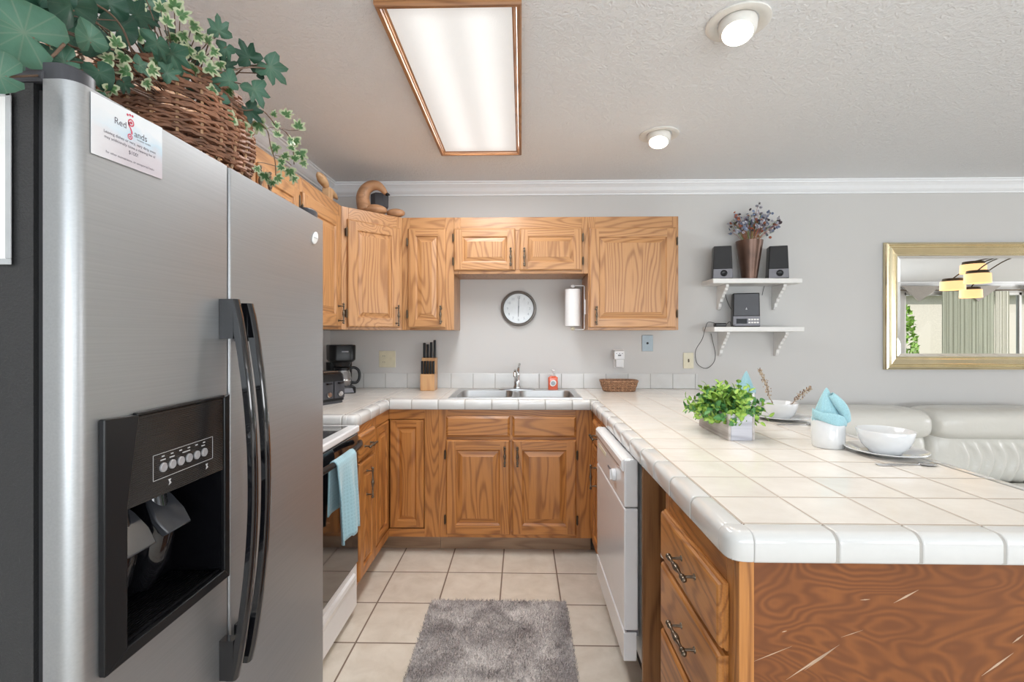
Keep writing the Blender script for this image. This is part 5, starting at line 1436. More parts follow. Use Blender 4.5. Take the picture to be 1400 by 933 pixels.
# soap bottle
sp_ = atY(756, 531, 3.31); sx_, sy_ = sp_.x, 3.31
zs = zr + .0005
t = thing('soap_bottle', 'square bottle of orange-red hand soap with a white pump by the sink', 'soap bottle', (sx_, sy_, zs))
M['soap'] = plain('orange_red_soap', (0.75, 0.13, 0.06), 0.15, coat=.6)
build('bottle', MB().loft([rrect(sx_ - .034, sx_ + .034, sy_ - .02, sy_ + .02, .012, zs + z) for z in (.0, .075, .084)] + [rrect(sx_ - .020, sx_ + .020, sy_ - .014, sy_ + .014, .012, zs + .094)]), 'soap', t, smooth=45)
lb = build('label', MB().lathe([(.024, 0), (.024, .0006), (.0001, .0006)], (sx_, sy_ - .0202, zs + .045), (0, -1, 0), 28, sx=1, sy=.85), 'white_matte', t)
build('label_print', MB().lathe([(.015, 0), (.015, .0004), (.0001, .0004)], (sx_, sy_ - .0209, zs + .045), (0, -1, 0), 20), 'blue_plate', lb)
pm = MB().cyl((sx_, sy_, zs + .094), (sx_, sy_, zs + .108), .014).cyl((sx_, sy_, zs + .108), (sx_, sy_, zs + .132), .005)
pm.box(sx_ - .010, sx_ + .010, sy_ - .035, sy_ + .010, zs + .130, zs + .139)
M['clearish'] = plain('translucent_white', (0.72, 0.68, 0.68), 0.2)
build('pump', pm, 'clearish', t, bevel=.002)

# woven baskets ------------------------------------------------
def woven(cx, cy, z0, a, b_, H_, rows, stakes, flare, r, ex=2.0, amp=.004, seed=1, tilt=0.0, rad_z=None, jitter=.0):
    """returns (weave, stakes) as two collectors; flare(h) scales the plan size with height 0..1"""
    rr = random.Random(seed); W1, W2 = MB(), MB()
    def plan(th, k):
        c_, s_ = math.cos(th), math.sin(th); q = (abs(c_) ** ex + abs(s_) ** ex) ** (-1 / ex)
        return Vector((a * k * c_ * q, b_ * k * s_ * q, 0)), Vector((c_ / a, s_ / b_, 0)).normalized()
    N = stakes * 4
    for j in range(rows):
        h = (j + .5) / rows; k = flare(h); pts = []
        jr = rr.uniform(-1, 1) * jitter; ph = (j % 2) * PI
        rrow = r * rr.uniform(.8, 1.15)
        for i in range(N + 1):
            th = 2 * PI * i / N; p_, n_ = plan(th, k)
            o_ = amp * math.cos(stakes * th + ph)
            z = z0 + H_ * h + jr * math.sin(2 * th + j) + rr.uniform(-1, 1) * jitter * .25 + tilt * math.cos(th)
            pts.append(Vector((cx, cy, 0)) + p_ + n_ * o_ + Vector((0, 0, z)))
        W1.tube(pts, rrow, 5)
    for i in range(stakes):
        th = 2 * PI * i / stakes; pts = []
        for q_ in range(9):
            h = q_ / 8 * 1.02; p_, n_ = plan(th, flare(min(1, h)))
            pts.append(Vector((cx, cy, z0 + H_ * h)) + p_)
        W2.tube(pts, r * .8, 5)
    return W1, W2, plan
# small seagrass basket on the worktop
b0, b1 = atY(823, 527, 3.24), atY(870.5, 527, 3.24)
cx = (b0.x + b1.x) / 2
t = thing('bread_basket', 'small oblong brown woven basket on the worktop near the wall', 'basket', (cx, 3.26, HZ))
W1, W2, plan = woven(cx, 3.26, HZ + .003, .118, .065, .068, 9, 26, lambda h: .86 + .18 * h, .0046, ex=4, amp=.0035, seed=4, jitter=.001)
W1.tube([Vector((cx, 3.26, HZ + .072)) + plan(2 * PI * i / 60, 1.05)[0] for i in range(61)], .0065, 6)
build('weave', W1, 'seagrass', t, smooth=60); build('stakes', W2, 'wicker_light', t)
build('bottom', MB().prism([tuple((Vector((cx, 3.26, 0)) + plan(2 * PI * i / 30, .84)[0])[:2]) for i in range(30)], lambda x_, y_: Vector((x_, y_, HZ)), lambda x_, y_: Vector((x_, y_, HZ + .004))), 'seagrass', t)

# coffee maker
cx, cy = -1.225, 3.17
t = thing('coffee_maker', 'black drip coffee maker with a glass carafe in the corner of the worktop', 'coffee maker', (cx, cy, HZ))
Rm = Matrix.Translation((cx, cy, HZ)) @ Matrix.Rotation(math.radians(30), 4, 'Z')
Q = lambda x_, y_, z_: Rm @ Vector((x_, y_, z_))
def qr(x0, x1, y0, y1, r, z): return [Rm @ p_ for p_ in rrect(x0, x1, y0, y1, r, z)]
build('base', MB().loft([qr(-.085, .085, -.12, .10, .04, z) for z in (0, .034)] + [qr(-.08, .08, -.115, .095, .04, .040)]), 'black', t, smooth=40)
build('hot_plate', MB().lathe([(.066, .040), (.066, .044), (.0001, .044)], Q(0, -.045, 0), (0, 0, 1), 24), 'charcoal', t)
build('switch_panel', MB().prism([(-.065, .006), (.065, .006), (.055, .034), (-.055, .034)], lambda x_, z_: Q(x_, -.122, z_), lambda x_, z_: Q(x_, -.119, z_)), 'silver', t)
build('switch', MB().lathe([(.011, 0), (.011, .006), (.0001, .007)], Q(-.01, -.122, .020), (Rm.to_3x3() @ Vector((0, -1, 0))), 16), 'black', t)
build('tower', MB().loft([qr(-.085, .085, .035, .10, .03, z) for z in (.040, .20)]), 'black', t, smooth=40)
build('brew_head', MB().loft([qr(-.070, .070, -.10, .098, .045, .205), qr(-.083, .083, -.115, .10, .045, .22), qr(-.085, .085, -.118, .10, .045, .312), qr(-.082, .082, -.115, .098, .045, .320)]), 'black', t, smooth=40)
build('brew_basket', MB().lathe([(.050, .176), (.062, .206), (.0001, .206)], Q(0, -.045, 0), (0, 0, 1), 24), 'black', t, smooth=40)
build('badge', MB().prism([(-.012, .272), (.030, .272), (.030, .280), (-.012, .280)], lambda x_, z_: Q(x_, -.119, z_), lambda x_, z_: Q(x_, -.1180, z_)), 'silver', t)
ca = build('carafe', MB().lathe([(.050, .0445), (.060, .06), (.063, .09), (.055, .13), (.046, .15), (.048, .155), (.044, .15), (.060, .09), (.048, .048), (.0001, .048)], Q(0, -.045, 0), (0, 0, 1), 30), 'carafe', t, smooth=50)
build('collar', MB().lathe([(.048, .150), (.050, .150), (.051, .168), (.030, .175), (.0001, .176)], Q(0, -.045, 0), (0, 0, 1), 24), 'black', ca, smooth=40)
build('band', MB().lathe([(.0635, .078), (.0650, .080), (.0650, .092), (.0635, .094)], Q(0, -.045, 0), (0, 0, 1), 30, cap=False), 'chrome', ca, smooth=40)
hp = [Q(.048 + x_, -.048, z_) for x_, z_ in ((.0, .160), (.030, .166), (.056, .150), (.066, .120), (.062, .085), (.045, .064), (.015, .066))]
build('handle', MB().tube(smooth_path(hp), .0095, 8), 'black', ca, smooth=True)
# toaster
cx, cy = -1.15, 2.62
t = thing('toaster', 'black and chrome toaster in front of the coffee maker', 'toaster', (cx, cy, HZ))
Rm = Matrix.Translation((cx, cy, HZ)) @ Matrix.Rotation(math.radians(62), 4, 'Z')
build('body', MB().loft([qr(-.135, .135, -.085, .085, .03, z) for z in (.015, .14)] + [qr(-.13, .13, -.078, .078, .03, .165), qr(-.11, .11, -.06, .06, .03, .175)]), 'black', t, smooth=35)
build('foot_band', MB().loft([qr(-.13, .13, -.08, .08, .03, z) for z in (0.0, .015)]), 'charcoal', t)
build('top_plate', MB().box(-.105, .105, -.055, .055, .1755, .180, F=Q), 'chrome', t, bevel=.002)
mb = MB()
for y_ in (-.026, .026): mb.box(-.095, .095, y_ - .012, y_ + .012, .1802, .1812, F=Q)
build('slot', mb, 'black_matte', t)
for x_ in (.008, .085):
    build('control_plate', MB().box(x_ - .035, x_ + .035, -.0885, -.086, .03, .125, F=Q), 'charcoal', t, bevel=.001)
    build('knob', MB().lathe([(.016, 0), (.016, .012), (.013, .016), (.0001, .016)], Q(x_, -.0885, .055), (Rm.to_3x3() @ Vector((0, -1, 0))), 20), 'chrome', t, smooth=40)
    build('lever', MB().box(x_ - .014, x_ + .014, -.108, -.0885, .11, .120, F=Q), 'black', t, bevel=.003)

# planter box and plant on the peninsula
bx0, bx1, by0_, by1_ = .757, .852, 1.742, 2.03
t = thing('planter_box', 'weathered grey wooden planter box on the peninsula', 'planter', ((bx0 + bx1) / 2, (by0_ + by1_) / 2, HZ))
hb = .096; th = .009
build('end_board', MB().box(bx0 + th, bx1 - th, by0_, by0_ + th, HZ, HZ + hb), 'barnwood_x', t, bevel=.0015)
build('end_board', MB().box(bx0 + th, bx1 - th, by1_ - th, by1_, HZ, HZ + hb), 'barnwood_x', t, bevel=.0015)
build('side_board', MB().box(bx0, bx0 + th - .0003, by0_, by1_, HZ, HZ + hb), 'barnwood_y', t, bevel=.0015)
build('side_board', MB().box(bx1 - th + .0003, bx1, by0_, by1_, HZ, HZ + hb), 'barnwood_y', t, bevel=.0015)
build('floor_board', MB().box(bx0 + th, bx1 - th, by0_ + th, by1_ - th, HZ, HZ + .008), 'barnwood_y', t)
M['moss'] = plain('moss', (0.12, 0.16, 0.05), 0.95, noise_amt=.5)
t = thing('potted_plant', 'bushy bright green artificial plant filling the grey wooden box', 'plant', ((bx0 + bx1) / 2, (by0_ + by1_) / 2, HZ + .06))
build('moss', MB().box(bx0 + th + .001, bx1 - th - .001, by0_ + th + .001, by1_ - th - .001, HZ + .0085, HZ + .080), 'moss', t)
def add_leaf(mb, base, d, nrm, L, Wd_, mi=0, cup=.15, n=5, droop=.15):
    """simple pointed leaf: base point, direction, normal; rim attribute 0 at the midrib, 1 at the margin"""
    d = d.normalized(); s_ = d.cross(nrm).normalized(); nrm = s_.cross(d).normalized()
    vs, at_ = [], []
    for i in range(n + 1):
        q_ = i / n; w_ = math.sin(PI * min(1, q_ ** .8)) ** .8 * Wd_ * .5
        c0 = base + d * L * q_ - nrm * droop * L * q_ * q_
        vs += [c0 - s_ * w_ + nrm * cup * w_, c0 - s_ * w_ * .5 + nrm * cup * w_ * .35, c0, c0 + s_ * w_ * .5 + nrm * cup * w_ * .35, c0 + s_ * w_ + nrm * cup * w_]
        at_ += [1, .5, 0.02, .5, 1]
    fs = [(i * 5 + j, i * 5 + j + 1, (i + 1) * 5 + j + 1, (i + 1) * 5 + j) for i in range(n) for j in range(4)]
    mb.add(vs, fs, mi, att=at_)
rr = random.Random(21); mf, ms = MB(), MB()
pcx, pcy = (bx0 + bx1) / 2 - .002, (by0_ + by1_) / 2
for i in range(300):
    a = rr.uniform(0, 2 * PI); e_ = rr.uniform(0, 1) ** .75
    d = Vector((math.cos(a) * e_, math.sin(a) * e_ * 1.25, rr.uniform(.35, 1) * (1.15 - e_ * .9))).normalized()
    b0 = Vector((pcx + rr.uniform(-.030, .030), pcy + rr.uniform(-.11, .11), HZ + .075))
    L = rr.uniform(.055, .125) * (1.0 if rr.random() < .9 else 1.15)
    tip = b0 + Vector((d.x * L * 1.02, d.y * L * .8, d.z * L * .98)) + Vector((0, 0, -.25 * L * e_ ** 2))
    ms.tube([b0, (b0 + tip) / 2 + Vector((0, 0, .008)), tip], .0012, 4)
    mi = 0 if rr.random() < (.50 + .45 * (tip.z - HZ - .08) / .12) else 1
    nl = rr.randint(5, 7)
    for k in range(nl):
        q_ = .35 + .65 * k / (nl - 1); p_ = b0.lerp(tip, q_)
        a2 = k * 2.4 + rr.uniform(-.4, .4); side = d.orthogonal().normalized(); side = Matrix.Rotation(a2, 3, d) @ side
        ld = (side * .8 + d * (.5 + q_ * .4)).normalized()
        add_leaf(mf, p_, ld, (d - ld * .2), rr.uniform(.021, .031), rr.uniform(.015, .021), mi, cup=.3)
build('foliage', mf, ['leaf_bush', 'leaf_bush2'], t, recalc=False, smooth=True); build('stems', ms, 'stem_green', t)

# plates, bowls
def dish(label, cx, cy, R_):
    t = thing('plate', label, 'plate', (cx, cy, HZ))
    build('dish', MB().lathe([(.0001, .001), (R_ * .58, .001), (R_ * .62, .0035), (R_ * .80, .0105), (R_, .0165), (R_ * .995, .019), (R_ * .80, .0140), (R_ * .62, .0075), (R_ * .56, .0055), (.0001, .0055)], (cx, cy, HZ), (0, 0, 1), 56, cap=False), 'ceramic', t, smooth=50)
def bowl(label, cx, cy, R_, H_):
    z = HZ + .0062
    t = thing('bowl', label, 'bowl', (cx, cy, z))
    build('bowl_body', MB().lathe([(.0001, .004), (R_ * .48, .004), (R_ * .50, 0), (R_ * .56, 0), (R_ * .58, .006), (R_ * .80, H_ * .30), (R_ * .92, H_ * .60), (R_, H_ * .97), (R_ * .985, H_), (R_ * .955, H_ * .97), (R_ * .87, H_ * .60), (R_ * .72, H_ * .30), (R_ * .40, .010), (.0001, .009)], (cx, cy, z), (0, 0, 1), 56, cap=False), 'ceramic', t, smooth=50)
    return z
p1 = atZ(1067, 573, HC); p2 = atZ(1210, 621, HC)
dish('white plate under the farther bowl, near the splashback end of the peninsula', p1.x, p1.y, .122)
bowl('white bowl on the farther plate, with dried sprigs in it', p1.x, p1.y, .073, .070)
dish('white plate under the nearer bowl at the sofa edge of the peninsula', p2.x, p2.y, .112)
bowl('white bowl on the nearer plate at the sofa edge of the peninsula', p2.x, p2.y, .079, .073)
def fork(label, cx, cy, ang, Lh=.2, spoon=False):
    o0 = Vector((cx, cy, HZ)); dx = Vector((math.cos(ang), math.sin(ang), 0)); dy = Vector((-math.sin(ang), math.cos(ang), 0))
    t = thing('spoon' if spoon else 'fork', label, 'cutlery', o0)
    F2 = lambda u, v: o0 + dx * u + dy * v
    mb = MB().prism([(-Lh / 2, -.007), (-Lh / 2 + .02, -.009), (.02, -.003), (.04, -.004), (.04, .004), (.02, .003), (-Lh / 2 + .02, .009), (-Lh / 2, .007)], lambda u, v: F2(u, v) + Vector((0, 0, .0008)), lambda u, v: F2(u, v) + Vector((0, 0, .0030)))
    if spoon: mb.ball(F2(.06, 0) + Vector((0, 0, .0045)), .026, sc=(1, .7, .14))
    else:
        mb.prism([(.04, -.004), (.052, -.011), (.052, .011), (.04, .004)], lambda u, v: F2(u, v) + Vector((0, 0, .0008)), lambda u, v: F2(u, v) + Vector((0, 0, .003)))
        for k in (-.0095, -.0033, .0033, .0095): mb.prism([(.052, k - .0015), (.095, k - .001), (.095, k + .001), (.052, k + .0015)], lambda u, v: F2(u, v) + Vector((0, 0, .0008)), lambda u, v: F2(u, v) + Vector((0, 0, .003)))
    build('metal', mb, 'chrome', t, bevel=.0006)
a = atZ(1205, 634, HC); fork('steel spoon lying in front of the nearer plate', a.x + .06, a.y - .02, 0.02, .18, True)
a = atZ(1070, 581, HC); fork('steel spoon lying in front of the farther plate', a.x + .06, a.y - .01, 0.02, .18, True)
a = atZ(1157, 611, HC); fork('steel fork beside the napkin cup, its end under the nearer plate', a.x + .045, a.y - .025, PI - .62, .12)
# cups with napkins
def napkin_cup(cx, cy, r, H_, lab1, lab2, hN, mirror=1):
    t = thing('cup', lab1, 'cup', (cx, cy, HZ))
    build('cup_body', MB().lathe([(.0001, .0005), (r * .93, .0005), (r * .97, .005), (r, .02), (r, H_ - .002), (r - .0015, H_), (r - .003, H_ - .002), (r - .003, .012), (.0001, .010)], (cx, cy, HZ), (0, 0, 1), 48, cap=False), 'ceramic', t, smooth=50)
    z = HZ + H_
    t = thing('napkin', lab2, 'napkin', (cx, cy, z - .04))
    # pointed hood: rings from inside the cup up to the tip, pleated
    mb = MB(); rings = []; n = 96
    for j in range(31):
        s_ = j / 30
        if s_ < .22: k = .84 + .18 * s_ / .22
        else: k = 1.02 * max(0, 1 - ((s_ - .22) / .78)) ** .78 + .02
        zz = z - .030 + (hN + .030) * s_
        ox = -r * .12 * mirror * max(0, s_ - .3)
        ring_ = []
        for i in range(n):
            a = 2 * PI * i / n
            # one side falls away so that the top is a single leaning point
            slope = 1 - .22 * s_ * (1 + math.cos(a)) * (1 if mirror > 0 else .6)
            pl = 1 + .06 * math.sin(3 * a + 4 * s_) * s_ + .045 * math.sin(8 * a + 2 + 4 * s_) * s_ + .02 * math.sin(17 * a + 1)
            ring_.append(Vector((cx + ox + r * k * pl * slope * math.cos(a) * (1 if mirror > 0 else 1), cy + r * k * pl * math.sin(a) * .78, zz)))
        rings.append(ring_)
    mb.loft(rings)
    build('hood', mb, 'napkin', t, smooth=True)
    def sheet(f, nu, nv, name):
        mb = MB(); vs = [f(i / nu, j / nv) for j in range(nv + 1) for i in range(nu + 1)]; N = nu + 1
        mb.add(vs, [(j * N + i, j * N + i + 1, (j + 1) * N + i + 1, (j + 1) * N + i) for j in range(nv) for i in range(nu)])
        o = build(name, mb, 'napkin', t, smooth=True, recalc=False); sd = o.modifiers.new('thick', 'SOLIDIFY'); sd.thickness = .0016
    def collar(u, v):      # band wrapped low around the front, hanging lower on the right
        a = PI * (1.0 + 1.08 * u); lift = .022 - .034 * u
        rr_ = r * (1.02 + .07 * math.sin(v * PI) + .03 * math.sin(8 * u)); zz = z + lift - .017 * math.cos(v * PI) + .003 * math.sin(11 * u + 3 * v)
        return Vector((cx + rr_ * math.cos(a), cy + rr_ * math.sin(a), zz))
    sheet(collar, 40, 10, 'rolled_fold')
    def flap(u, v):        # rolled edge running from the tip down the right-hand side
        a = 2 * PI * u * 1.1; rad = .006 + .006 * math.sin(v * PI) + .003 * u
        px = cx + r * (-.02 + .98 * v); pz = z + hN * (.80 - .82 * v ** 1.1); py = cy - r * (.30 + .42 * math.sin(v * PI * .8))
        return Vector((px + rad * math.cos(a) * .9, py + rad * math.sin(a), pz + rad * math.cos(a) * .7))
    if mirror > 0: sheet(flap, 24, 20, 'curl')
c_ = atZ(1132, 611, HC)
napkin_cup(c_.x, c_.y, .0505, .094, 'straight white cup holding an aqua napkin, in front of the sofa', 'aqua cloth napkin folded into a point in the nearer white cup', .110)
c_ = atZ(1022, 556, HC)
napkin_cup(c_.x, c_.y + .02, .045, .09, 'white cup almost hidden behind the green plant', 'pale blue napkin point showing behind the green plant', .100, -1)
# dried sprigs in the farther bowl
t = thing('dried_sprigs', 'dried beige sprigs leaning out of the farther bowl on both sides', 'dried sprigs', (p1.x, p1.y, HZ + .02))
M['straw'] = plain('dry_straw', (0.50, 0.40, 0.29), 0.85, noise_amt=.4, nscale=120); M['straw2'] = plain('brown_twig', (0.25, 0.16, 0.11), 0.85)
mb = MB(); rr = random.Random(9)
yy = p1.y
root = Vector((p1.x, yy, HZ + .022))
def sprig(pts, Yc, cnt):
    base = [root] + [atY(u, v, Yc) for u, v in pts]
    pth = smooth_path(base, 6)
    for k in range(cnt):
        off = Vector((rr.uniform(-.006, .006), rr.uniform(-.006, .006), rr.uniform(-.004, .004)))
        pp = [p_ + off * (i / len(pth)) * 1.6 + Vector((rr.gauss(0, .0012), rr.gauss(0, .001), rr.gauss(0, .0012))) for i, p_ in enumerate(pth)]
        mb.tube(pp, .0011, 4, 1 if k % 2 else 0)
    for i in range(len(pth) // 3, len(pth)):
        for k in range(5):
            q_ = pth[i] + Vector((rr.gauss(0, .006), rr.gauss(0, .004), rr.gauss(0, .004))); r = rr.uniform(.0016, .0036)
            mb.ball(q_, r, 5, 4, rr.choice([0, 0, 1]), sc=(1, 1, 1.6))
sprig([(1053, 546), (1049, 530), (1044, 518), (1038, 506)], yy, 6)
sprig([(1086, 549), (1094, 541), (1104, 534), (1108, 531)], yy, 3)
build('sprig', mb, ['straw', 'straw2'], t, recalc=False)

# ------------------------------------------------------------------ carved wooden birds on the corner cabinets
ZT = Z1 + .0006
def wp(u, v, Y): return atY(u, v, Y)
t = thing('wooden_bird', 'carved wooden goose with an arched neck on the corner cabinet', 'carved bird', (-.95, 3.02, ZT))
yb_ = 3.03
neck = [wp(499, 284, yb_), wp(496, 272, yb_), wp(499, 261, yb_), wp(507, 254.5, yb_), wp(516, 254, yb_), wp(523, 259, yb_), wp(528, 265.5, yb_)]
neck[0].z = ZT + .03
build('neck', MB().tube(smooth_path(neck, 5), [.046 - .016 * i / 20 if i < 20 else .030 - .0017 * (i - 20) for i in range(31)], 16), 'decoy', t, smooth=True)
bp = wp(533, 267, yb_)
build('beak', MB().tube([neck[-1], wp(531, 266, yb_), bp], [.013, .008, .003], 10), 'black', t, smooth=True)
c0 = wp(509, 288, yb_); build('body', MB().ball((c0.x + .01, yb_ + .02, ZT + .036), .042, 20, 12, sc=(1.9, 1.5, .85)), 'decoy', t, smooth=True)
c1 = wp(541, 288, 3.06)
build('tail', MB().ball((c1.x - .01, 3.10, ZT + .030), .036, 18, 12, sc=(1.7, 1.1, .8)), 'decoy', t, smooth=True)
t = thing('dark_vase', 'small dark faceted pot standing behind the wooden goose neck', 'vase', (wp(517, 270, 3.12).x, 3.14, ZT))
cxv = wp(518, 270, 3.14).x
build('pot', MB().lathe([(.020, .0), (.022, .02), (.058, .085), (.060, .165), (.055, .170), (.048, .160), (.0001, .08)], (cxv, 3.16, ZT), (0, 0, 1), 7), 'charcoal', t)
t = thing('wooden_bird', 'low flat carved wooden bird lying in the corner behind the goose', 'carved bird', (-1.21, 3.20, ZT))
build('body', MB().ball((-1.22, 3.20, ZT + .034), .04, 20, 12, sc=(2.6, 1.2, .82)), 'decoy', t, smooth=True)
build('tail', MB().loft([[Vector((-1.13 + k * .03, 3.18 + s_ * (.020 - .006 * k), ZT + .030 + h_)) for s_, h_ in ((-1, -.01), (1, -.01), (1, .008), (-1, .008))] for k in range(3)]), 'decoy', t, bevel=.004)
t = thing('wooden_bird', 'slender carved wooden bird with a raised tail on the left wall cabinet', 'carved bird', (-1.14, 2.55, ZT))
M['pine'] = wood('pale_pine', (0.62, 0.40, 0.22), (0.45, 0.26, 0.12), 'z', 12, 5)
A_, B_, C_ = atY(434, 236, 2.52), atY(448, 258, 2.62), atY(462, 273, 2.74)
A_.x = B_.x = C_.x = -1.118
A_, B_, C_ = atX(434, 236, -1.125), atX(448, 257, -1.125), atX(461, 272, -1.125)
B_.z = max(B_.z, ZT + .045); C_.z = max(C_.z, ZT + .016)
build('body', MB().tube([A_, A_.lerp(B_, .15), A_.lerp(B_, .4), A_.lerp(B_, .75), B_], [.004, .018, .027, .022, .010], 14), 'pine', t, smooth=True)
build('head', MB().tube([B_, B_.lerp(C_, .3), B_.lerp(C_, .7), C_], [.009, .018, .017, .006], 12), 'pine', t, smooth=True)
build('foot_block', MB().box(-1.145, -1.105, B_.y - .03, B_.y + .03, ZT, B_.z - .005), 'pine', t, bevel=.003)

# ------------------------------------------------------------------ wicker basket and ivy on the refrigerator
ZF = FZ + .0148
bcx, bcy = -.835, 1.130
t = thing('wicker_basket', 'large brown wicker basket on top of the refrigerator', 'basket', (bcx, bcy, ZF))
fl = lambda h: .90 + .16 * math.sin(PI * (h * .75 + .12)) - .10 * max(0, h - .75) * 2
W1, W2, plan = woven(bcx, bcy, ZF + .012, .135, .162, .195, 32, 22, fl, .0042, ex=2.4, amp=.0055, seed=8, jitter=.0075)
build('weave', W1, 'wicker', t, smooth=60); build('stakes', W2, 'wicker_light', t)
W3, _, _ = woven(bcx, bcy, ZF + .198, .135 * .93, .162 * .93, .016, 3, 22, lambda h: 1.0, .0055, ex=2.4, amp=.004, seed=3, jitter=.004)
build('rim', W3, 'wicker', t, smooth=60)
build('bottom', MB().prism([tuple((Vector((bcx, bcy, 0)) + plan(2 * PI * i / 30, .9)[0])[:2]) for i in range(30)], lambda x_, y_: Vector((x_, y_, ZF)), lambda x_, y_: Vector((x_, y_, ZF + .006))), 'wicker', t)
t = thing('ivy_plant', 'trailing artificial ivy with large green and small cream-edged leaves in the wicker basket', 'plant', (bcx, bcy, ZF + .1))
rr = random.Random(77)
IVY = [(0, 1.0), (.22, .80), (.40, .50), (.62, .78), (.80, .88), (1.05, .62), (1.25, .52), (1.55, .72), (1.9, .80), (2.2, .62), (2.55, .50), (2.9, .42), (PI, .18)]
ROUND = [(0, 1.0), (.3, .90), (.6, .78), (.9, .76), (1.2, .74), (1.5, .76), (1.8, .80), (2.1, .82), (2.5, .78), (2.85, .62), (PI, .22)]
def ivy_leaf(mb, c, d, nrm, S, shape=IVY, mi=0, fold=.25, curl=.25, wav=.06):
    d = d.normalized(); s_ = d.cross(nrm).normalized(); nrm = s_.cross(d).normalized()
    out = [(a, r) for a, r in shape] + [(-a, r) for a, r in reversed(shape[1:-1])]
    # densify
    pts = []
    for i in range(len(out)):
        a0, r0 = out[i]; a1, r1 = out[(i + 1) % len(out)]
        if a1 < a0 - PI: a1 += 2 * PI
        if a0 >= PI - 1e-6: a1 = out[(i + 1) % len(out)][0] + 2 * PI
        p0 = Vector((math.cos(a0) * r0, math.sin(a0) * r0)); p1_ = Vector((math.cos(a1) * r1, math.sin(a1) * r1))
        pts += [p0, (p0 + p1_) / 2]
    ph = rr.uniform(0, 6)
    def P3(x_, y_):
        z = -fold * 0 + fold * abs(y_) - curl * (x_ + .2) ** 2 * .8 - .35 * fold * y_ * y_ + wav * math.sin(5 * math.atan2(y_, x_ + .01) + ph) * math.hypot(x_, y_)
        return c + (d * (x_ + .15) + s_ * y_ + nrm * z) * S * .62
    vs, at_ = [P3(0, 0)], [0.05]
    n = len(pts)
    for k, (f, av) in enumerate(((.35, .35), (.70, .70), (1.0, 1.0))):
        for p_ in pts:
            vein = .0
            vs.append(P3(p_.x * f, p_.y * f)); at_.append(av if True else 0)
    fs = [(0, 1 + i, 1 + (i + 1) % n) for i in range(n)]
    for k in range(2):
        for i in range(n):
            j = (i + 1) % n; fs.append((1 + k * n + i, 1 + (k + 1) * n + i, 1 + (k + 1) * n + j, 1 + k * n + j))
    o_ = len(mb.v)
    mb.add(vs, fs, mi, att=at_)
    loc_ = [(0.0, 0.0)] + [(p_.x * f, p_.y * f) for f in (.35, .70, 1.0) for p_ in pts]
    for i_, q_ in enumerate(loc_): mb.l[o_ + i_] = q_
def hold(u, v, X):       # pixel -> point on the plane x = X above the fridge
    return atX(u, v, X)
big, var, stm = MB(), MB(), MB()
BIG = [ # u, v, size px (half length), direction angle in the picture (deg, 0 = right, 90 = up), X, dark, round
 (45, 52, 88, 150, -.70, 0, 1), (8, 105, 60, 190, -.68, 0, 1), (100, 14, 62, 120, -.72, 1, 1), (70, -8, 55, 100, -.74, 1, 1), (123, 58, 36, 100, -.68, 0, 1), (92, 84, 42, 200, -.69, 0, 1),
 (66, 96, 46, 250, -.72, 0, 1), (134, 96, 34, -75, -.675, 1, 1), (118, 66, 36, 20, -.72, 1, 1), (160, 42, 40, 40, -.78, 1, 1), (182, 20, 46, 20, -.80, 1, 0), (150, 10, 40, 80, -.78, 1, 1),
 (215, 55, 44, -85, -.70, 0, 0), (233, 68, 44, -60, -.69, 0, 0), (205, 30, 36, 160, -.82, 1, 0), (300, 46, 30, 100, -.70, 0, 0), (310, 64, 28, -100, -.70, 0, 0), (342, 82, 33, 120, -.68, 1, 0),
 (365, 88, 40, -35, -.66, 0, 0), (318, 112, 34, 170, -.67, 0, 0), (345, 118, 36, -60, -.67, 0, 0), (300, 128, 30, -130, -.70, 0, 0), (338, 148, 30, -30, -.69, 1, 0), (288, 140, 28, -60, -.74, 1, 0),
 (262, 80, 26, 60, -.78, 1, 0), (248, 100, 26, -90, -.74, 0, 0), (188, 88, 28, -20, -.70, 0, 0), (168, 112, 24, -40, -.68, 1, 0), (55, 30, 50, 60, -.80, 1, 1), (20, 20, 60, 100, -.78, 1, 1), (135, 130, 16, -60, -.66, 0, 0),
 (270, 120, 30, -80, -.80, 1, 0), (225, 108, 24, 180, -.78, 1, 0), (200, 75, 34, 30, -.84, 1, 0), (160, 80, 34, 60, -.86, 1, 0), (120, 40, 40, 30, -.86, 1, 1), (240, 60, 30, 90, -.84, 1, 0), (90, 50, 45, 0, -.86, 1, 1),
 (30, 80, 50, 30, -.82, 1, 1), (10, 40, 60, 60, -.76, 0, 1), (60, 20, 50, 20, -.90, 1, 1), (140, 60, 36, 0, -.84, 1, 1), (110, 100, 36, 10, -.80, 0, 1), (75, 118, 34, 0, -.76, 1, 1), (205, 8, 34, 60, -.84, 0, 0), (225, 100, 26, 20, -.70, 0, 0),(352, 100, 22, 60, -.69, 1, 0), (180, 100, 26, 200, -.82, 1, 0), (308, 90, 22, 40, -.72, 1, 0)]
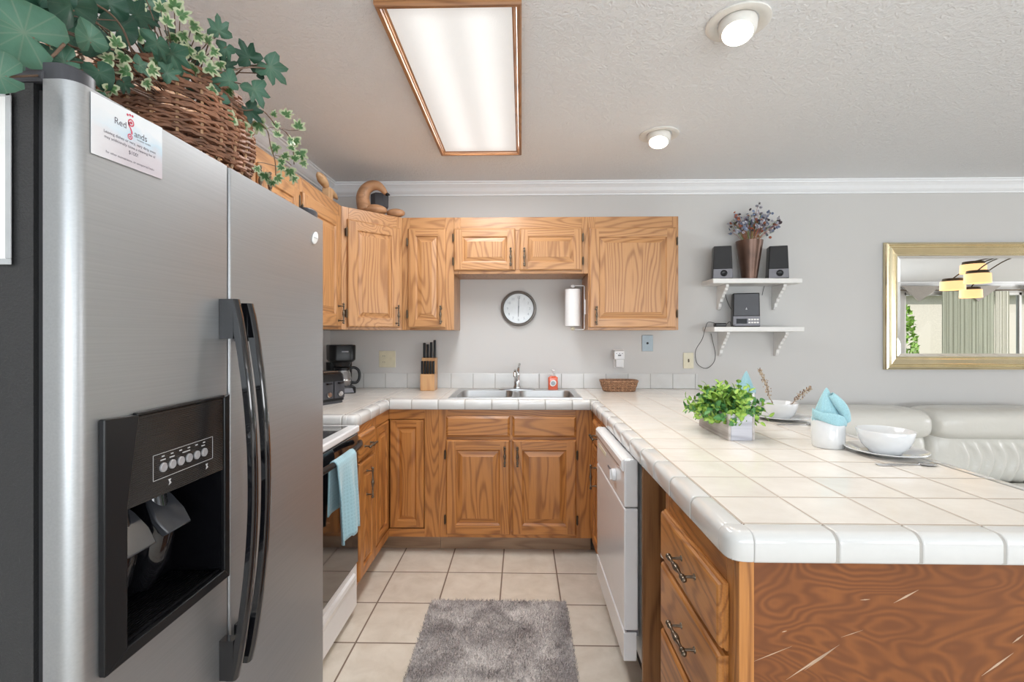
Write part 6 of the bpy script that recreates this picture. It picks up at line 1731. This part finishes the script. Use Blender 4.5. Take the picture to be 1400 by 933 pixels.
for (u, v, s_, ang, X, dk, rd) in BIG:
    c_ = hold(u, v, X); sz = s_ * c_.y / FPX * 1.12
    a = math.radians(ang + rr.uniform(-12, 12))
    # mostly facing the camera, tipped up
    view = (Vector((0, 0, CH)) - c_).normalized(); right = view.cross(Vector((0, 0, 1))).normalized() * -1; up_ = right.cross(view).normalized() * 1
    if up_.z < 0: up_ = -up_
    if right.x < 0 and False: right = -right
    d = right * math.cos(a) * 1.0 + up_ * math.sin(a) + view * rr.uniform(-.35, .35)
    nrm = view + up_ * rr.uniform(.1, 1.0) + right * rr.uniform(-.7, .7)
    ivy_leaf(big, c_, d, nrm, sz, ROUND if rd else IVY, dk, fold=rr.uniform(.1, .4), curl=rr.uniform(.1, .5))
    stm.tube([c_, c_.lerp(Vector((bcx, bcy, ZF + .22)), .25) + Vector((0, 0, .01)), c_.lerp(Vector((bcx, bcy + .02, ZF + .19)), .55)], .0016, 5)
build('large_leaves', big, ['leaf_big', 'leaf_dark'], t, smooth=True, recalc=False)
VAR = [(238, 12, 20, 80, -.72), (246, 22, 17, 30, -.71), (228, 32, 15, 60, -.72), (262, 36, 15, 20, -.72), (250, 46, 15, -60, -.72), (268, 48, 14, -20, -.72), (240, 50, 15, -120, -.74), (284, 58, 13, 60, -.72), (258, 66, 15, -80, -.72), (272, 76, 15, -40, -.72),
 (290, 70, 12, 10, -.71), (284, 92, 16, -30, -.70), (266, 92, 16, -110, -.72), (300, 86, 12, -60, -.70), (160, 62, 16, 100, -.70), (170, 76, 16, -90, -.69), (152, 82, 15, 160, -.69), (188, 52, 14, 30, -.76), (205, 94, 16, -30, -.69), (176, 98, 17, 200, -.69), (150, 118, 16, -70, -.672), (140, 128, 13, -110, -.668),
 (80, 66, 14, 120, -.70), (78, 40, 12, 60, -.74), (165, 28, 14, -60, -.78), (190, 10, 14, 70, -.80), (300, 100, 14, -100, -.72), (312, 122, 13, -60, -.70), (292, 122, 12, -140, -.70), (120, 12, 14, 60, -.80), (215, 82, 14, -90, -.74), (230, 84, 13, -40, -.74), (198, 112, 13, -60, -.70), (142, 40, 13, 30, -.8), (220, 14, 14, 100, -.78),
 (318, 160, 18, 190, -.69), (332, 168, 15, -100, -.69), (352, 168, 18, -50, -.69), (346, 150, 13, 40, -.69), (340, 180, 10, -90, -.69),
 (390, 158, 14, 60, -.665), (376, 172, 9, 40, -.665), (408, 175, 14, 80, -.66), (404, 190, 12, -60, -.66), (380, 186, 11, 120, -.665), (378, 200, 13, -100, -.665), (395, 192, 12, -20, -.665), (388, 212, 12, -60, -.665), (410, 208, 15, -60, -.66), (402, 218, 11, 30, -.66), (396, 232, 14, -70, -.665),
 (386, 228, 10, -140, -.665), (402, 242, 10, -90, -.665), (362, 238, 14, -80, -.67), (354, 232, 9, 170, -.67), (378, 242, 13, -60, -.67), (372, 248, 10, -100, -.67), (384, 222, 9, 60, -.667), (414, 222, 9, -60, -.66), (374, 158, 8, 100, -.668), (398, 204, 9, 90, -.662)]
for (u, v, s_, ang, X) in VAR:
    c_ = hold(u, v, X); sz = s_ * c_.y / FPX * 1.45
    a = math.radians(ang + rr.uniform(-20, 20))
    view = (Vector((0, 0, CH)) - c_).normalized(); right = view.cross(Vector((0, 0, 1))).normalized() * -1; up_ = right.cross(view)
    if up_.z < 0: up_ = -up_
    d = right * math.cos(a) + up_ * math.sin(a) + view * rr.uniform(-.5, .5)
    nrm = view + up_ * rr.uniform(-.2, .7) + right * rr.uniform(-.7, .7)
    ivy_leaf(var, c_, d, nrm, sz, IVY, 0, fold=rr.uniform(.1, .5), curl=rr.uniform(.1, .5))
    if u < 300: stm.tube([c_, c_.lerp(Vector((bcx, bcy, ZF + .2)), .3) + Vector((0, 0, .012)), c_.lerp(Vector((bcx, bcy, ZF + .19)), .6)], .0012, 4)
build('variegated_leaves', var, 'leaf_var', t, smooth=True, recalc=False)
def vine(pts, r):
    stm.tube(smooth_path([hold(u, v, X) for u, v, X in pts], 5), r, 5)
vine([(225, 95, -.80), (262, 104, -.74), (290, 102, -.70), (318, 96, -.68), (345, 92, -.67), (370, 95, -.66)], .0022)
vine([(262, 110, -.76), (300, 130, -.70), (330, 150, -.69), (356, 150, -.67), (368, 160, -.665), (378, 172, -.665), (392, 182, -.665), (400, 200, -.665), (402, 225, -.665)], .0017)
vine([(356, 168, -.67), (366, 180, -.67), (370, 200, -.67), (376, 220, -.67), (377, 240, -.67)], .0015)
vine([(352, 222, -.67), (362, 223, -.67), (376, 227, -.67)], .0012)
vine([(362, 176, -.67), (378, 174, -.667), (394, 178, -.665), (408, 178, -.66)], .0010)
vine([(376, 212, -.667), (386, 216, -.667), (398, 226, -.665)], .0011)
vine([(120, 0, -.80), (150, 18, -.76), (168, 40, -.74), (180, 70, -.74), (190, 95, -.78)], .0020)
vine([(196, -8, -.78), (204, 10, -.78), (212, 40, -.78), (205, 80, -.80)], .0012)
vine([(100, 22, -.76), (130, 26, -.76), (160, 28, -.76)], .0012)
vine([(88, 60, -.68), (66, 80, -.69), (46, 62, -.70)], .0024)
build('vine_stems', stm, 'stem', t, smooth=True)
